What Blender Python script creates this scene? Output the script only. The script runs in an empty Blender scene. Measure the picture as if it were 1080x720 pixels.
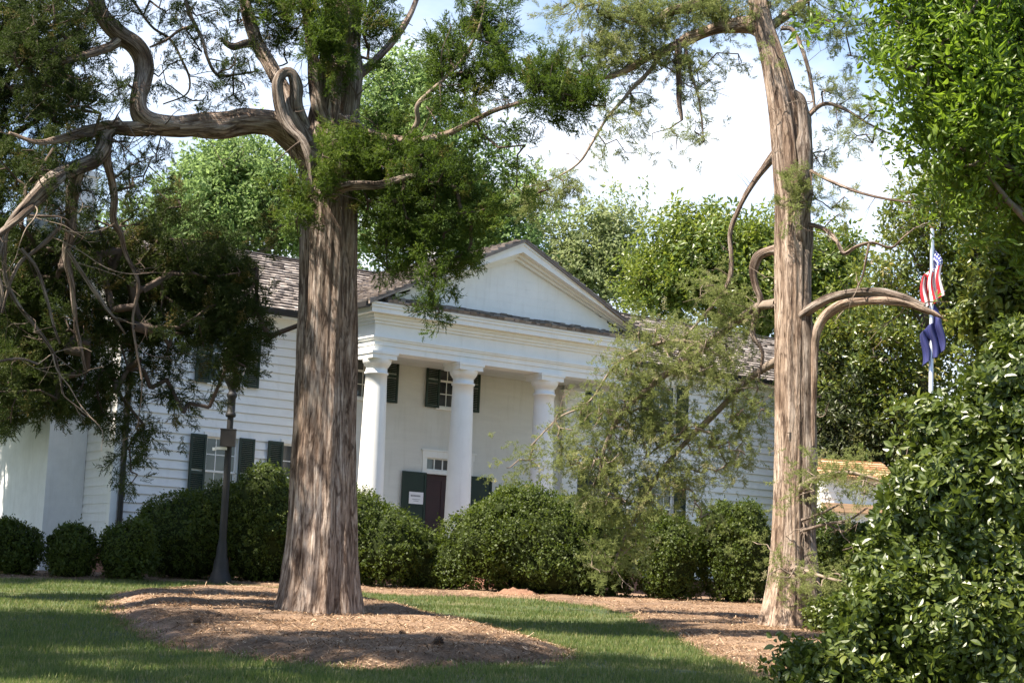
import bpy, math, random
import numpy as np
from mathutils import Matrix, Vector

# ------------------------------------------------------------------ camera, sky, sun, exposure
SC = bpy.context.scene
COL = SC.collection
EYE = 1.6
F, PITCH, ROLL = 1877.1, 0.1444, 0.0418
HOUSE_YAW, HX, HY, HZ = 0.6237, -3.185, 41.9526, 5.1916 + EYE
cd = bpy.data.cameras.new('camera'); cam = bpy.data.objects.new('camera', cd); COL.objects.link(cam)
cd.sensor_width = 36; cd.lens = F * 36 / 1080; cd.clip_end = 3000; cd.clip_start = 0.1
cam.matrix_world = Matrix.Translation((0, 0, EYE)) @ Matrix.Rotation(math.pi / 2 + PITCH, 4, 'X') @ Matrix.Rotation(ROLL, 4, 'Z')
SC.camera = cam
SC.render.engine = 'CYCLES'
SC.cycles.use_denoising = True
SC.cycles.max_bounces = 6
SC.cycles.transparent_max_bounces = 4
SC.view_settings.view_transform = 'Standard'; SC.view_settings.look = 'None'
SC.view_settings.gamma = 1.0; SC.view_settings.exposure = 1.74

SUN_EL, SUN_PHI = math.radians(57), math.radians(30)
to_sun = Vector((-math.cos(SUN_PHI) * math.cos(SUN_EL), -math.sin(SUN_PHI) * math.cos(SUN_EL), math.sin(SUN_EL)))
w = bpy.data.worlds.new('World'); SC.world = w; w.use_nodes = True
nt = w.node_tree; nt.nodes.clear()
out = nt.nodes.new('ShaderNodeOutputWorld'); bg = nt.nodes.new('ShaderNodeBackground')
sky = nt.nodes.new('ShaderNodeTexSky'); sky.sky_type = 'NISHITA'; sky.sun_disc = False
sky.sun_elevation = SUN_EL; sky.sun_rotation = math.atan2(to_sun.x, to_sun.y) % (2 * math.pi)
sky.air_density = 1.0; sky.dust_density = 0.7; sky.ozone_density = 2.0
tc = nt.nodes.new('ShaderNodeTexCoord'); mp = nt.nodes.new('ShaderNodeMapping'); mp.inputs['Scale'].default_value = (1.6, 1.6, 3.6)
mp.inputs['Location'].default_value = (0.35, 0.2, 0.1)
nz = nt.nodes.new('ShaderNodeTexNoise'); nz.inputs['Scale'].default_value = 2.2; nz.inputs['Detail'].default_value = 7; nz.inputs['Roughness'].default_value = 0.55
rp = nt.nodes.new('ShaderNodeValToRGB'); rp.color_ramp.elements[0].position = 0.36; rp.color_ramp.elements[1].position = 0.62
mx = nt.nodes.new('ShaderNodeMix'); mx.data_type = 'RGBA'
mx.inputs[7].default_value = (6.5, 6.7, 7.1, 1)
L = nt.links.new
L(tc.outputs['Generated'], mp.inputs['Vector']); L(mp.outputs[0], nz.inputs['Vector']); L(nz.outputs[0], rp.inputs[0])
sep = nt.nodes.new('ShaderNodeSeparateXYZ'); L(tc.outputs['Generated'], sep.inputs[0])
hz_ = nt.nodes.new('ShaderNodeMapRange'); hz_.inputs[1].default_value = 0.22; hz_.inputs[2].default_value = 0.60; hz_.inputs[3].default_value = 1.0; hz_.inputs[4].default_value = 0.12
L(sep.outputs[2], hz_.inputs[0])
bk = nt.nodes.new('ShaderNodeMapRange'); bk.inputs[1].default_value = -0.15; bk.inputs[2].default_value = 0.65; bk.inputs[3].default_value = 0.0; bk.inputs[4].default_value = 1.0
L(sep.outputs[1], bk.inputs[0])   # bright cloud beyond the house; clear sky behind camera invented to cool its front
c0_ = nt.nodes.new('ShaderNodeMath'); c0_.operation = 'MULTIPLY'; L(bk.outputs[0], c0_.inputs[0]); L(hz_.outputs[0], c0_.inputs[1])
cm = nt.nodes.new('ShaderNodeMath'); cm.operation = 'MULTIPLY'; L(rp.outputs[0], cm.inputs[0]); L(c0_.outputs[0], cm.inputs[1])
L(cm.outputs[0], mx.inputs[0]); L(sky.outputs[0], mx.inputs[6]); L(mx.outputs[2], bg.inputs['Color'])
bg.inputs['Strength'].default_value = 0.08
L(bg.outputs[0], out.inputs['Surface'])
sd = bpy.data.lights.new('sun', 'SUN'); so = bpy.data.objects.new('sun', sd); COL.objects.link(so)
sd.energy = 5.0; sd.angle = math.radians(0.53); sd.color = (1.0, 0.90, 0.76)
so.rotation_euler = to_sun.to_track_quat('Z', 'Y').to_euler()

# ------------------------------------------------------------------ geometry helpers
RNG = np.random.default_rng(7)
random.seed(5)
cp_, sp_ = math.cos(PITCH), math.sin(PITCH); cr_, sr_ = math.cos(ROLL), math.sin(ROLL)

def at(u, v, y):
    """where a sight line through the photo's pixel (u, v) stands at the distance y"""
    x, yy = u - 540, v - 360
    px, py = x * cr_ + yy * sr_, -x * sr_ + yy * cr_
    d = np.array([px, F * cp_ + py * sp_, F * sp_ - py * cp_])
    return d * (y / d[1]) + np.array([0, 0, EYE])

def ground_z(x, y):
    y = np.asarray(y, float); x = np.asarray(x, float)
    k = 0.0457
    t = np.minimum(y, 40.5)
    z = k * t
    s = np.clip((y - 36) / 9.0, 0, 1)
    z = np.where(y > 36, k * 36 + k * 9.0 * (s - 0.5 * s * s) , z)
    z = z + 0.05 * np.sin(x * 0.55 + 1.0) * np.sin(y * 0.42) * np.exp(-((y - 22) / 14) ** 2)
    return z

def on_ground(u, v):
    lo, hi = 8.0, 46.0
    for _ in range(50):
        m = 0.5 * (lo + hi); P = at(u, v, m)
        if P[2] > ground_z(P[0], P[1]): lo = m
        else: hi = m
    return at(u, v, 0.5 * (lo + hi))

_perm = RNG.random((64, 64, 64))
def vnoise(P, scale=1.0, seed=0):
    Q = np.asarray(P, float) * scale + seed * 7.31
    i = np.floor(Q).astype(int); f = Q - i; f = f * f * (3 - 2 * f)
    r = 0
    for dx in (0, 1):
        for dy in (0, 1):
            for dz in (0, 1):
                wgt = (f[:, 0] if dx else 1 - f[:, 0]) * (f[:, 1] if dy else 1 - f[:, 1]) * (f[:, 2] if dz else 1 - f[:, 2])
                r = r + wgt * _perm[(i[:, 0] + dx) % 64, (i[:, 1] + dy) % 64, (i[:, 2] + dz) % 64]
    return r * 2 - 1

class Mesh:
    """collects vertices and faces, then links them as ONE mesh object"""
    def __init__(self): self.V = []; self.L = []; self.S = []; self.UV = []; self.T = []; self.n = 0
    def add(self, V, Fc, uv=None, tone=None):
        V = np.asarray(V, float).reshape(-1, 3); Fc = np.asarray(Fc, int)
        self.V.append(V); self.L.append((Fc + self.n).ravel()); self.S.append(np.full(len(Fc), Fc.shape[1]))
        self.UV.append(np.zeros((len(V), 2)) if uv is None else np.asarray(uv, float))
        self.T.append(np.zeros(len(V)) if tone is None else np.broadcast_to(np.asarray(tone, float), (len(V),)))
        self.n += len(V)
    def box(self, x0, x1, y0, y1, z0, z1):
        V = [(x, y, z) for z in (z0, z1) for y in (y0, y1) for x in (x0, x1)]
        self.add(V, [(0, 2, 3, 1), (4, 5, 7, 6), (0, 1, 5, 4), (1, 3, 7, 5), (3, 2, 6, 7), (2, 0, 4, 6)])
    def hexa(self, V):
        self.add(V, [(0, 2, 3, 1), (4, 5, 7, 6), (0, 1, 5, 4), (1, 3, 7, 5), (3, 2, 6, 7), (2, 0, 4, 6)])
    def lathe(self, prof, n=24, c=(0, 0, 0), flute=0.0, nf=0):
        a = np.arange(n) * 2 * np.pi / n; prof = np.asarray(prof, float)
        k = 1 - flute * (0.5 + 0.5 * np.cos(a * nf)) if nf else np.ones(n)
        V = np.stack([np.outer(prof[:, 0], np.cos(a) * k) + c[0], np.outer(prof[:, 0], np.sin(a) * k) + c[1], np.repeat(prof[:, 1:2], n, 1) + c[2]], -1)
        m = len(prof); i, j = np.meshgrid(np.arange(m - 1), np.arange(n), indexing='ij'); j2 = (j + 1) % n
        self.add(V.reshape(-1, 3), np.stack([i * n + j, i * n + j2, (i + 1) * n + j2, (i + 1) * n + j], -1).reshape(-1, 4))
    def prism(self, poly, y0, y1):
        """polygon in (x, z), extruded along y"""
        n = len(poly); V = [(x, y0, z) for x, z in poly] + [(x, y1, z) for x, z in poly]
        self.add(V, [(i, (i + 1) % n, n + (i + 1) % n, n + i) for i in range(n)])
        c0 = self.n
        self.add(V[:n], [tuple(range(n))]); self.add(V[n:], [tuple(range(n))[::-1]])
    def build(self, name, mat, parent=None, smooth=False):
        me = bpy.data.meshes.new(name)
        V = np.concatenate(self.V); Lp = np.concatenate(self.L); S = np.concatenate(self.S)
        me.vertices.add(len(V)); me.vertices.foreach_set('co', V.astype(np.float32).ravel())
        me.loops.add(len(Lp)); me.loops.foreach_set('vertex_index', Lp.astype(np.int32))
        me.polygons.add(len(S)); st = np.concatenate([[0], np.cumsum(S)[:-1]])
        me.polygons.foreach_set('loop_start', st.astype(np.int32))
        me.polygons.foreach_set('loop_total', S.astype(np.int32))
        me.update(calc_edges=True)
        me.polygons.foreach_set('use_smooth', np.full(len(S), smooth))
        uv = np.concatenate(self.UV)
        if np.any(uv):
            lay = me.uv_layers.new(name='UVMap'); lay.data.foreach_set('uv', uv[Lp].astype(np.float32).ravel())
        tn = np.concatenate(self.T)
        if np.any(tn):
            a = me.attributes.new('tone', 'FLOAT', 'POINT'); a.data.foreach_set('value', tn.astype(np.float32))
        me.materials.append(mat); me.validate()
        o = bpy.data.objects.new(name, me); COL.objects.link(o)
        if parent is not None: o.parent = parent
        return o

def thing(name, label, cat, loc=(0, 0, 0), rz=0, group=None):
    o = bpy.data.objects.new(name, None); COL.objects.link(o); o.location = tuple(float(c) for c in loc); o.rotation_euler = (0, 0, rz)
    o.empty_display_size = 0.2
    return tag(o, label, cat, group)
def tag(o, label=None, cat=None, group=None, kind=None):
    for k, v in (('label', label), ('category', cat), ('group', group), ('kind', kind)):
        if v: o[k] = v
    return o
def world_child(o, parent):
    """parent o, whose vertices are in world coordinates, to a thing that stands elsewhere"""
    o.parent = parent; o.matrix_parent_inverse = (Matrix.Translation(parent.location) @ Matrix.Rotation(parent.rotation_euler.z, 4, 'Z')).inverted(); return o

def smooth_path(P, r, step):
    P = np.asarray(P, float); r = np.asarray(r, float)
    if len(P) < 3:
        n = max(2, int(np.linalg.norm(P[-1] - P[0]) / step)); t = np.linspace(0, 1, n)[:, None]
        return P[0] + (P[-1] - P[0]) * t, r[0] + (r[-1] - r[0]) * t[:, 0]
    Q = np.vstack([2 * P[0] - P[1], P, 2 * P[-1] - P[-2]]); R = np.concatenate([[r[0]], r, [r[-1]]])
    oP, oR = [], []
    for i in range(1, len(Q) - 2):
        n = max(1, int(round(np.linalg.norm(Q[i + 1] - Q[i]) / step)))
        for t in np.arange(n) / n:
            a, b, c, d = Q[i - 1], Q[i], Q[i + 1], Q[i + 2]
            oP.append(0.5 * (2 * b + (c - a) * t + (2 * a - 5 * b + 4 * c - d) * t * t + (3 * b - a - 3 * c + d) * t ** 3))
            oR.append(R[i] + (R[i + 1] - R[i]) * t)
    oP.append(Q[-2]); oR.append(R[-2])
    return np.array(oP), np.array(oR)

def tube(m, P, r, n=8, mod=None, tone=0.0, twist=0.0):
    P = np.asarray(P, float); r = np.asarray(r, float); k = len(P)
    T = np.gradient(P, axis=0); T /= np.linalg.norm(T, axis=1)[:, None] + 1e-9
    up = np.array([0, 1.0, 0]) if abs(T[0][1]) < 0.9 else np.array([1.0, 0, 0])
    N = np.zeros((k, 3)); n0 = np.cross(up, T[0]); n0 /= np.linalg.norm(n0); N[0] = n0
    for i in range(1, k):
        v = N[i - 1] - T[i] * np.dot(N[i - 1], T[i]); N[i] = v / (np.linalg.norm(v) + 1e-9)
    B = np.cross(T, N)
    s = np.concatenate([[0], np.cumsum(np.linalg.norm(np.diff(P, axis=0), axis=1))])
    a = np.arange(n + 1) * 2 * np.pi / n
    A, S_ = np.meshgrid(a, s); A2 = A + twist * S_
    R = np.repeat(r[:, None], n + 1, 1)
    if mod is not None: R = mod(A, S_, R)
    V = P[:, None, :] + R[..., None] * (np.cos(A2)[..., None] * N[:, None, :] + np.sin(A2)[..., None] * B[:, None, :])
    rm = max(r.mean(), 0.01)
    uv = np.stack([A * rm, S_], -1)
    i, j = np.meshgrid(np.arange(k - 1), np.arange(n), indexing='ij'); q = n + 1
    Fc = np.stack([i * q + j, i * q + j + 1, (i + 1) * q + j + 1, (i + 1) * q + j], -1).reshape(-1, 4)
    m.add(V.reshape(-1, 3), Fc, uv.reshape(-1, 2) + 1e-4, tone)
    c0 = len(V) * 0
    m.add(np.vstack([V[-1, :n], P[-1] + T[-1] * r[-1] * 0.6]), [(j, (j + 1) % n, n) for j in range(n)], np.full((n + 1, 2), 0.3))

def pnoise2(A, S, ka, ks, seed):
    """noise that is periodic round the trunk"""
    g = np.stack([np.cos(A) * ka, np.sin(A) * ka, S * ks], -1).reshape(-1, 3)
    return vnoise(g + 20, 1.0, seed).reshape(A.shape)

# ------------------------------------------------------------------ materials
def nodes(name):
    m = bpy.data.materials.new(name); m.use_nodes = True; t = m.node_tree
    return m, t, t.nodes['Principled BSDF']
def N(t, typ, **kw):
    n = t.nodes.new(typ)
    for k, v in kw.items():
        if k in n.inputs: n.inputs[k].default_value = v
        else: setattr(n, k, v)
    return n
def ramp(t, stops):
    n = t.nodes.new('ShaderNodeValToRGB'); e = n.color_ramp.elements
    while len(e) < len(stops): e.new(0.5)
    for el, (p, c) in zip(e, stops): el.position = p; el.color = (*c, 1) if len(c) == 3 else c
    return n
def plain(name, c, rough=0.6, noise=0.12, scale=6, bump=0.0, metal=0.0, stretch=(1, 1, 1)):
    m, t, b = nodes(name)
    g = N(t, 'ShaderNodeTexCoord'); mpg = N(t, 'ShaderNodeMapping'); mpg.inputs['Scale'].default_value = stretch
    n = N(t, 'ShaderNodeTexNoise', Scale=scale, Detail=6.0, Roughness=0.65)
    t.links.new(g.outputs['Object'], mpg.inputs[0]); t.links.new(mpg.outputs[0], n.inputs['Vector'])
    lo = tuple(x * (1 - noise) for x in c); hi = tuple(min(1, x * (1 + noise)) for x in c)
    r = ramp(t, [(0.3, lo), (0.7, hi)]); t.links.new(n.outputs[0], r.inputs[0]); t.links.new(r.outputs[0], b.inputs['Base Color'])
    b.inputs['Roughness'].default_value = rough; b.inputs['Metallic'].default_value = metal
    if 'siding' in name or 'white_' in name or 'porch_wall' in name:      # rain streaks and grime
        m2 = N(t, 'ShaderNodeMapping'); m2.inputs['Scale'].default_value = (5.0, 5.0, 0.55); n2 = N(t, 'ShaderNodeTexNoise', Scale=1.0, Detail=7.0, Roughness=0.7)
        t.links.new(g.outputs['Object'], m2.inputs[0]); t.links.new(m2.outputs[0], n2.inputs['Vector'])
        r2 = ramp(t, [(0.28, (0.90, 0.895, 0.88)), (0.48, (1, 1, 1))]); t.links.new(n2.outputs[0], r2.inputs[0])
        mm = N(t, 'ShaderNodeMix'); mm.data_type = 'RGBA'; mm.blend_type = 'MULTIPLY'; mm.inputs[0].default_value = 1.0
        t.links.new(r.outputs[0], mm.inputs[6]); t.links.new(r2.outputs[0], mm.inputs[7]); t.links.new(mm.outputs[2], b.inputs['Base Color'])
    if bump:
        bp = N(t, 'ShaderNodeBump', Strength=bump, Distance=0.02); t.links.new(n.outputs[0], bp.inputs['Height']); t.links.new(bp.outputs[0], b.inputs['Normal'])
    return m

def bark(name, stops, fine=34.0, bump=1.0, patch=None):
    """fibrous bark: long vertical strands in the trunk's own UV"""
    m, t, b = nodes(name)
    uv = N(t, 'ShaderNodeUVMap'); uv.uv_map = 'UVMap'
    m1 = N(t, 'ShaderNodeMapping'); m1.inputs['Scale'].default_value = (fine, 2.6, 1)
    m2 = N(t, 'ShaderNodeMapping'); m2.inputs['Scale'].default_value = (fine * 0.24, 0.8, 1)
    n1 = N(t, 'ShaderNodeTexNoise', Scale=1.0, Detail=7.0, Roughness=0.7, Distortion=0.4)
    n2 = N(t, 'ShaderNodeTexNoise', Scale=1.0, Detail=4.0, Roughness=0.6, Distortion=0.6)
    for a_, n_ in ((m1, n1), (m2, n2)): t.links.new(uv.outputs[0], a_.inputs[0]); t.links.new(a_.outputs[0], n_.inputs['Vector'])
    r1 = ramp(t, stops); t.links.new(n1.outputs[0], r1.inputs[0])
    r2 = ramp(t, [(0.36, (0.52, 0.45, 0.41)), (0.5, (0.9, 0.84, 0.80)), (0.66, (1.18, 1.18, 1.2))]); t.links.new(n2.outputs[0], r2.inputs[0])
    mm = N(t, 'ShaderNodeMix'); mm.data_type = 'RGBA'; mm.blend_type = 'MULTIPLY'; mm.inputs[0].default_value = 1.0
    t.links.new(r1.outputs[0], mm.inputs[6]); t.links.new(r2.outputs[0], mm.inputs[7])
    m5 = N(t, 'ShaderNodeMapping'); m5.inputs['Scale'].default_value = (fine * 0.42, 1.1, 1); n5 = N(t, 'ShaderNodeTexNoise', Scale=1.0, Detail=5.0, Roughness=0.55, Distortion=0.8)
    t.links.new(uv.outputs[0], m5.inputs[0]); t.links.new(m5.outputs[0], n5.inputs['Vector'])
    r5 = ramp(t, [(0.44, (1, 1, 1)), (0.485, (0.22, 0.18, 0.165)), (0.51, (0.22, 0.18, 0.165)), (0.55, (1, 1, 1))]); t.links.new(n5.outputs[0], r5.inputs[0])
    m6 = N(t, 'ShaderNodeMix'); m6.data_type = 'RGBA'; m6.blend_type = 'MULTIPLY'; m6.inputs[0].default_value = 0.78
    t.links.new(mm.outputs[2], m6.inputs[6]); t.links.new(r5.outputs[0], m6.inputs[7])
    g7 = N(t, 'ShaderNodeTexCoord'); n7 = N(t, 'ShaderNodeTexNoise', Scale=5.0, Detail=8.0, Roughness=0.7); t.links.new(g7.outputs['Object'], n7.inputs['Vector'])
    r7 = ramp(t, [(0.3, (0.62, 0.60, 0.60)), (0.5, (1, 1, 1)), (0.7, (1.18, 1.16, 1.12))]); t.links.new(n7.outputs[0], r7.inputs[0])
    m7 = N(t, 'ShaderNodeMix'); m7.data_type = 'RGBA'; m7.blend_type = 'MULTIPLY'; m7.inputs[0].default_value = 1.0
    t.links.new(m6.outputs[2], m7.inputs[6]); t.links.new(r7.outputs[0], m7.inputs[7])
    col = m7.outputs[2]
    if patch:
        g = N(t, 'ShaderNodeTexCoord'); n3 = N(t, 'ShaderNodeTexNoise', Scale=1.3, Detail=5.0); t.links.new(g.outputs['Object'], n3.inputs['Vector'])
        r3 = ramp(t, [(0.54, (0, 0, 0)), (0.64, (0.75, 0.75, 0.75))]); t.links.new(n3.outputs[0], r3.inputs[0])
        m4 = N(t, 'ShaderNodeMix'); m4.data_type = 'RGBA'; m4.inputs[7].default_value = (*patch, 1)
        t.links.new(r3.outputs[0], m4.inputs[0]); t.links.new(col, m4.inputs[6]); col = m4.outputs[2]
    t.links.new(col, b.inputs['Base Color']); b.inputs['Roughness'].default_value = 0.9
    b.inputs['Specular IOR Level'].default_value = 0.15
    ad = N(t, 'ShaderNodeMath'); ad.operation = 'MULTIPLY_ADD'; ad.inputs[1].default_value = 1.4
    t.links.new(n2.outputs[0], ad.inputs[0]); t.links.new(n1.outputs[0], ad.inputs[2])
    bp = N(t, 'ShaderNodeBump', Strength=bump, Distance=0.05); t.links.new(ad.outputs[0], bp.inputs['Height']); t.links.new(bp.outputs[0], b.inputs['Normal'])
    return m

def leafmat(name, stops, rough=0.5, trans=0.35, tcol=(0.25, 0.4, 0.06), spec=0.4, island=0.45):
    m, t, b = nodes(name)
    kd = {'boxwood_leaves': .58, 'cedar_sprays': .74, 'shaded_cedar_sprays': .8, 'bright_broad_leaves': .88, 'camellia_leaves': .72, 'grass_blades': 1.1}.get(name, 1.0)
    stops = [(q, tuple(x * kd for x in c)) for q, c in stops]; tcol = tuple(x * kd for x in tcol)
    if 'straw' not in name and 'grass' not in name and 'sparse' not in name and 'light_green' not in name and 'pale_green' not in name and 'glossy' not in name: stops = [(q, (c[0] * (1.05 if name == 'cedar_sprays' else 1.22), c[1] * 1.0, c[2] * 0.72)) for q, c in stops]; tcol = (tcol[0] * 1.2, tcol[1], tcol[2] * 0.7)
    at_ = N(t, 'ShaderNodeAttribute'); at_.attribute_name = 'tone'
    ge = N(t, 'ShaderNodeNewGeometry')
    ma = N(t, 'ShaderNodeMath'); ma.operation = 'MULTIPLY_ADD'; ma.inputs[1].default_value = island
    t.links.new(ge.outputs['Random Per Island'], ma.inputs[0]); t.links.new(at_.outputs['Fac'], ma.inputs[2])
    r = ramp(t, stops); t.links.new(ma.outputs[0], r.inputs[0]); t.links.new(r.outputs[0], b.inputs['Base Color'])
    b.inputs['Roughness'].default_value = rough; b.inputs['Specular IOR Level'].default_value = spec
    tr = N(t, 'ShaderNodeBsdfTranslucent'); mc = N(t, 'ShaderNodeMix'); mc.data_type = 'RGBA'; mc.inputs[0].default_value = 0.5
    mc.inputs[7].default_value = (*tcol, 1); t.links.new(r.outputs[0], mc.inputs[6]); t.links.new(mc.outputs[2], tr.inputs['Color'])
    ms = N(t, 'ShaderNodeMixShader'); ms.inputs[0].default_value = trans
    o = t.nodes['Material Output']; t.links.new(b.outputs[0], ms.inputs[1]); t.links.new(tr.outputs[0], ms.inputs[2]); t.links.new(ms.outputs[0], o.inputs['Surface'])
    return m

M_white = plain('white_paint', (0.78, 0.78, 0.755), 0.55, 0.045, 2.2)
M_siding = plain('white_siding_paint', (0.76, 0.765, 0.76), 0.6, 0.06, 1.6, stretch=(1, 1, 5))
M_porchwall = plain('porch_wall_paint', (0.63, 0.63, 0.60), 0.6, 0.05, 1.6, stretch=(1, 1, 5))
M_stucco = plain('white_stucco', (0.72, 0.725, 0.72), 0.85, 0.07, 3.0, bump=0.15)
M_green = plain('dark_green_paint', (0.006, 0.022, 0.013), 0.6, 0.2, 5)
M_maroon = plain('maroon_door_paint', (0.030, 0.005, 0.006), 0.55, 0.2, 4)
M_black = plain('black_iron', (0.012, 0.011, 0.0105), 0.62, 0.25, 14)
M_brownbox = plain('brown_metal_box', (0.013, 0.011, 0.010), 0.5, 0.2, 8)
M_brick = plain('old_brick', (0.26, 0.13, 0.09), 0.9, 0.3, 9, bump=0.3)
M_floor = plain('porch_boards', (0.22, 0.21, 0.19), 0.6, 0.15, 5)
M_steel = plain('pole_aluminium', (0.62, 0.62, 0.62), 0.35, 0.06, 5, metal=0.7)
M_paper = plain('notice_paper', (0.78, 0.77, 0.80), 0.8, 0.03, 20)
M_ink = plain('grey_ink', (0.25, 0.25, 0.27), 0.8, 0.05, 20)
M_gold = plain('gilt_ball', (0.7, 0.5, 0.15), 0.3, 0.1, 6, metal=0.9)
M_shedboard = plain('raw_board', (0.52, 0.34, 0.20), 0.8, 0.25, 4, stretch=(1, 1, 8))
M_clod = plain('dark_cone', (0.05, 0.032, 0.022), 0.9, 0.4, 30)
M_clay = plain('red_clay', (0.19, 0.10, 0.062), 0.95, 0.3, 20, bump=0.4)

def shingles():
    m, t, b = nodes('weathered_cedar_shingles')
    ge = N(t, 'ShaderNodeNewGeometry'); g = N(t, 'ShaderNodeTexCoord'); n = N(t, 'ShaderNodeTexNoise', Scale=9.0, Detail=5.0)
    t.links.new(g.outputs['Object'], n.inputs['Vector'])
    ma = N(t, 'ShaderNodeMath'); ma.operation = 'MULTIPLY_ADD'; ma.inputs[1].default_value = 0.6; t.links.new(ge.outputs['Random Per Island'], ma.inputs[0])
    m2 = N(t, 'ShaderNodeMath'); m2.operation = 'MULTIPLY'; m2.inputs[1].default_value = 0.5; t.links.new(n.outputs[0], m2.inputs[0]); t.links.new(m2.outputs[0], ma.inputs[2])
    r = ramp(t, [(0.12, (0.075, 0.062, 0.052)), (0.5, (0.18, 0.152, 0.135)), (0.85, (0.32, 0.285, 0.26))]); t.links.new(ma.outputs[0], r.inputs[0])
    t.links.new(r.outputs[0], b.inputs['Base Color']); b.inputs['Roughness'].default_value = 0.85
    return m
M_shingle = shingles()

def glassmat():
    m, t, b = nodes('window_glass')
    g = N(t, 'ShaderNodeTexCoord'); n = N(t, 'ShaderNodeTexNoise', Scale=1.2, Detail=2.0); t.links.new(g.outputs['Object'], n.inputs['Vector'])
    r = ramp(t, [(0.35, (0.012, 0.014, 0.017)), (0.65, (0.075, 0.08, 0.08))]); t.links.new(n.outputs[0], r.inputs[0]); t.links.new(r.outputs[0], b.inputs['Base Color'])
    b.inputs['Roughness'].default_value = 0.06; b.inputs['Specular IOR Level'].default_value = 0.7
    return m
M_glass = glassmat()
def lampglass():
    m, t, b = nodes('frosted_lamp_glass'); n = N(t, 'ShaderNodeTexNoise', Scale=8.0)
    r = ramp(t, [(0.3, (0.7, 0.72, 0.75)), (0.7, (0.82, 0.83, 0.85))]); t.links.new(n.outputs[0], r.inputs[0]); t.links.new(r.outputs[0], b.inputs['Base Color'])
    b.inputs['Roughness'].default_value = 0.25; b.inputs['Transmission Weight'].default_value = 0.35
    return m
M_lamp = lampglass()

def groundmat():
    m, t, b = nodes('lawn_turf')
    g = N(t, 'ShaderNodeTexCoord')
    n1 = N(t, 'ShaderNodeTexNoise', Scale=0.55, Detail=6.0, Roughness=0.65); n2 = N(t, 'ShaderNodeTexNoise', Scale=28.0, Detail=5.0, Roughness=0.7)
    for n_ in (n1, n2): t.links.new(g.outputs['Object'], n_.inputs['Vector'])
    r1 = ramp(t, [(0.36, (0.040, 0.064, 0.018)), (0.56, (0.066, 0.088, 0.026)), (0.74, (0.15, 0.12, 0.06))]); t.links.new(n1.outputs[0], r1.inputs[0])
    r2 = ramp(t, [(0.3, (0.55, 0.55, 0.5)), (0.7, (1.2, 1.2, 1.2))]); t.links.new(n2.outputs[0], r2.inputs[0])
    mm = N(t, 'ShaderNodeMix'); mm.data_type = 'RGBA'; mm.blend_type = 'MULTIPLY'; mm.inputs[0].default_value = 1.0
    t.links.new(r1.outputs[0], mm.inputs[6]); t.links.new(r2.outputs[0], mm.inputs[7]); t.links.new(mm.outputs[2], b.inputs['Base Color'])
    b.inputs['Roughness'].default_value = 0.95
    return m
def mulchmat():
    m, t, b = nodes('pine_straw_mulch')
    g = N(t, 'ShaderNodeTexCoord')
    n1 = N(t, 'ShaderNodeTexNoise', Scale=1.1, Detail=6.0, Roughness=0.6); n2 = N(t, 'ShaderNodeTexNoise', Scale=42.0, Detail=6.0, Roughness=0.75)
    at_ = N(t, 'ShaderNodeAttribute'); at_.attribute_name = 'tone'
    for n_ in (n1, n2): t.links.new(g.outputs['Object'], n_.inputs['Vector'])
    r1 = ramp(t, [(0.33, (0.125, 0.078, 0.048)), (0.55, (0.225, 0.142, 0.086)), (0.72, (0.32, 0.215, 0.138))]); t.links.new(n1.outputs[0], r1.inputs[0])
    cl = N(t, 'ShaderNodeMix'); cl.data_type = 'RGBA'; cl.inputs[7].default_value = (0.30, 0.20, 0.145, 1)
    t.links.new(at_.outputs['Fac'], cl.inputs[0]); t.links.new(r1.outputs[0], cl.inputs[6])
    r2 = ramp(t, [(0.28, (0.42, 0.40, 0.38)), (0.5, (0.95, 0.95, 0.95)), (0.72, (1.4, 1.4, 1.35))]); t.links.new(n2.outputs[0], r2.inputs[0])
    mm = N(t, 'ShaderNodeMix'); mm.data_type = 'RGBA'; mm.blend_type = 'MULTIPLY'; mm.inputs[0].default_value = 0.9
    t.links.new(cl.outputs[2], mm.inputs[6]); t.links.new(r2.outputs[0], mm.inputs[7]); t.links.new(mm.outputs[2], b.inputs['Base Color'])
    b.inputs['Roughness'].default_value = 0.95
    bp = N(t, 'ShaderNodeBump', Strength=0.8, Distance=0.03); t.links.new(n2.outputs[0], bp.inputs['Height']); t.links.new(bp.outputs[0], b.inputs['Normal'])
    return m
M_lawn, M_mulch = groundmat(), mulchmat()
M_blade = leafmat('grass_blades', [(0.0, (0.040, 0.070, 0.016)), (0.4, (0.075, 0.110, 0.026)), (0.7, (0.14, 0.15, 0.05)), (1.0, (0.27, 0.22, 0.12))], 0.6, 0.3, (0.25, 0.35, 0.06), 0.25, 0.5)
M_straw = leafmat('straw_litter', [(0.0, (0.06, 0.034, 0.02)), (0.35, (0.19, 0.115, 0.065)), (0.65, (0.33, 0.215, 0.130)), (1.0, (0.58, 0.46, 0.33))], 0.9, 0.05, (0.3, 0.2, 0.1), 0.1, 0.7)

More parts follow.
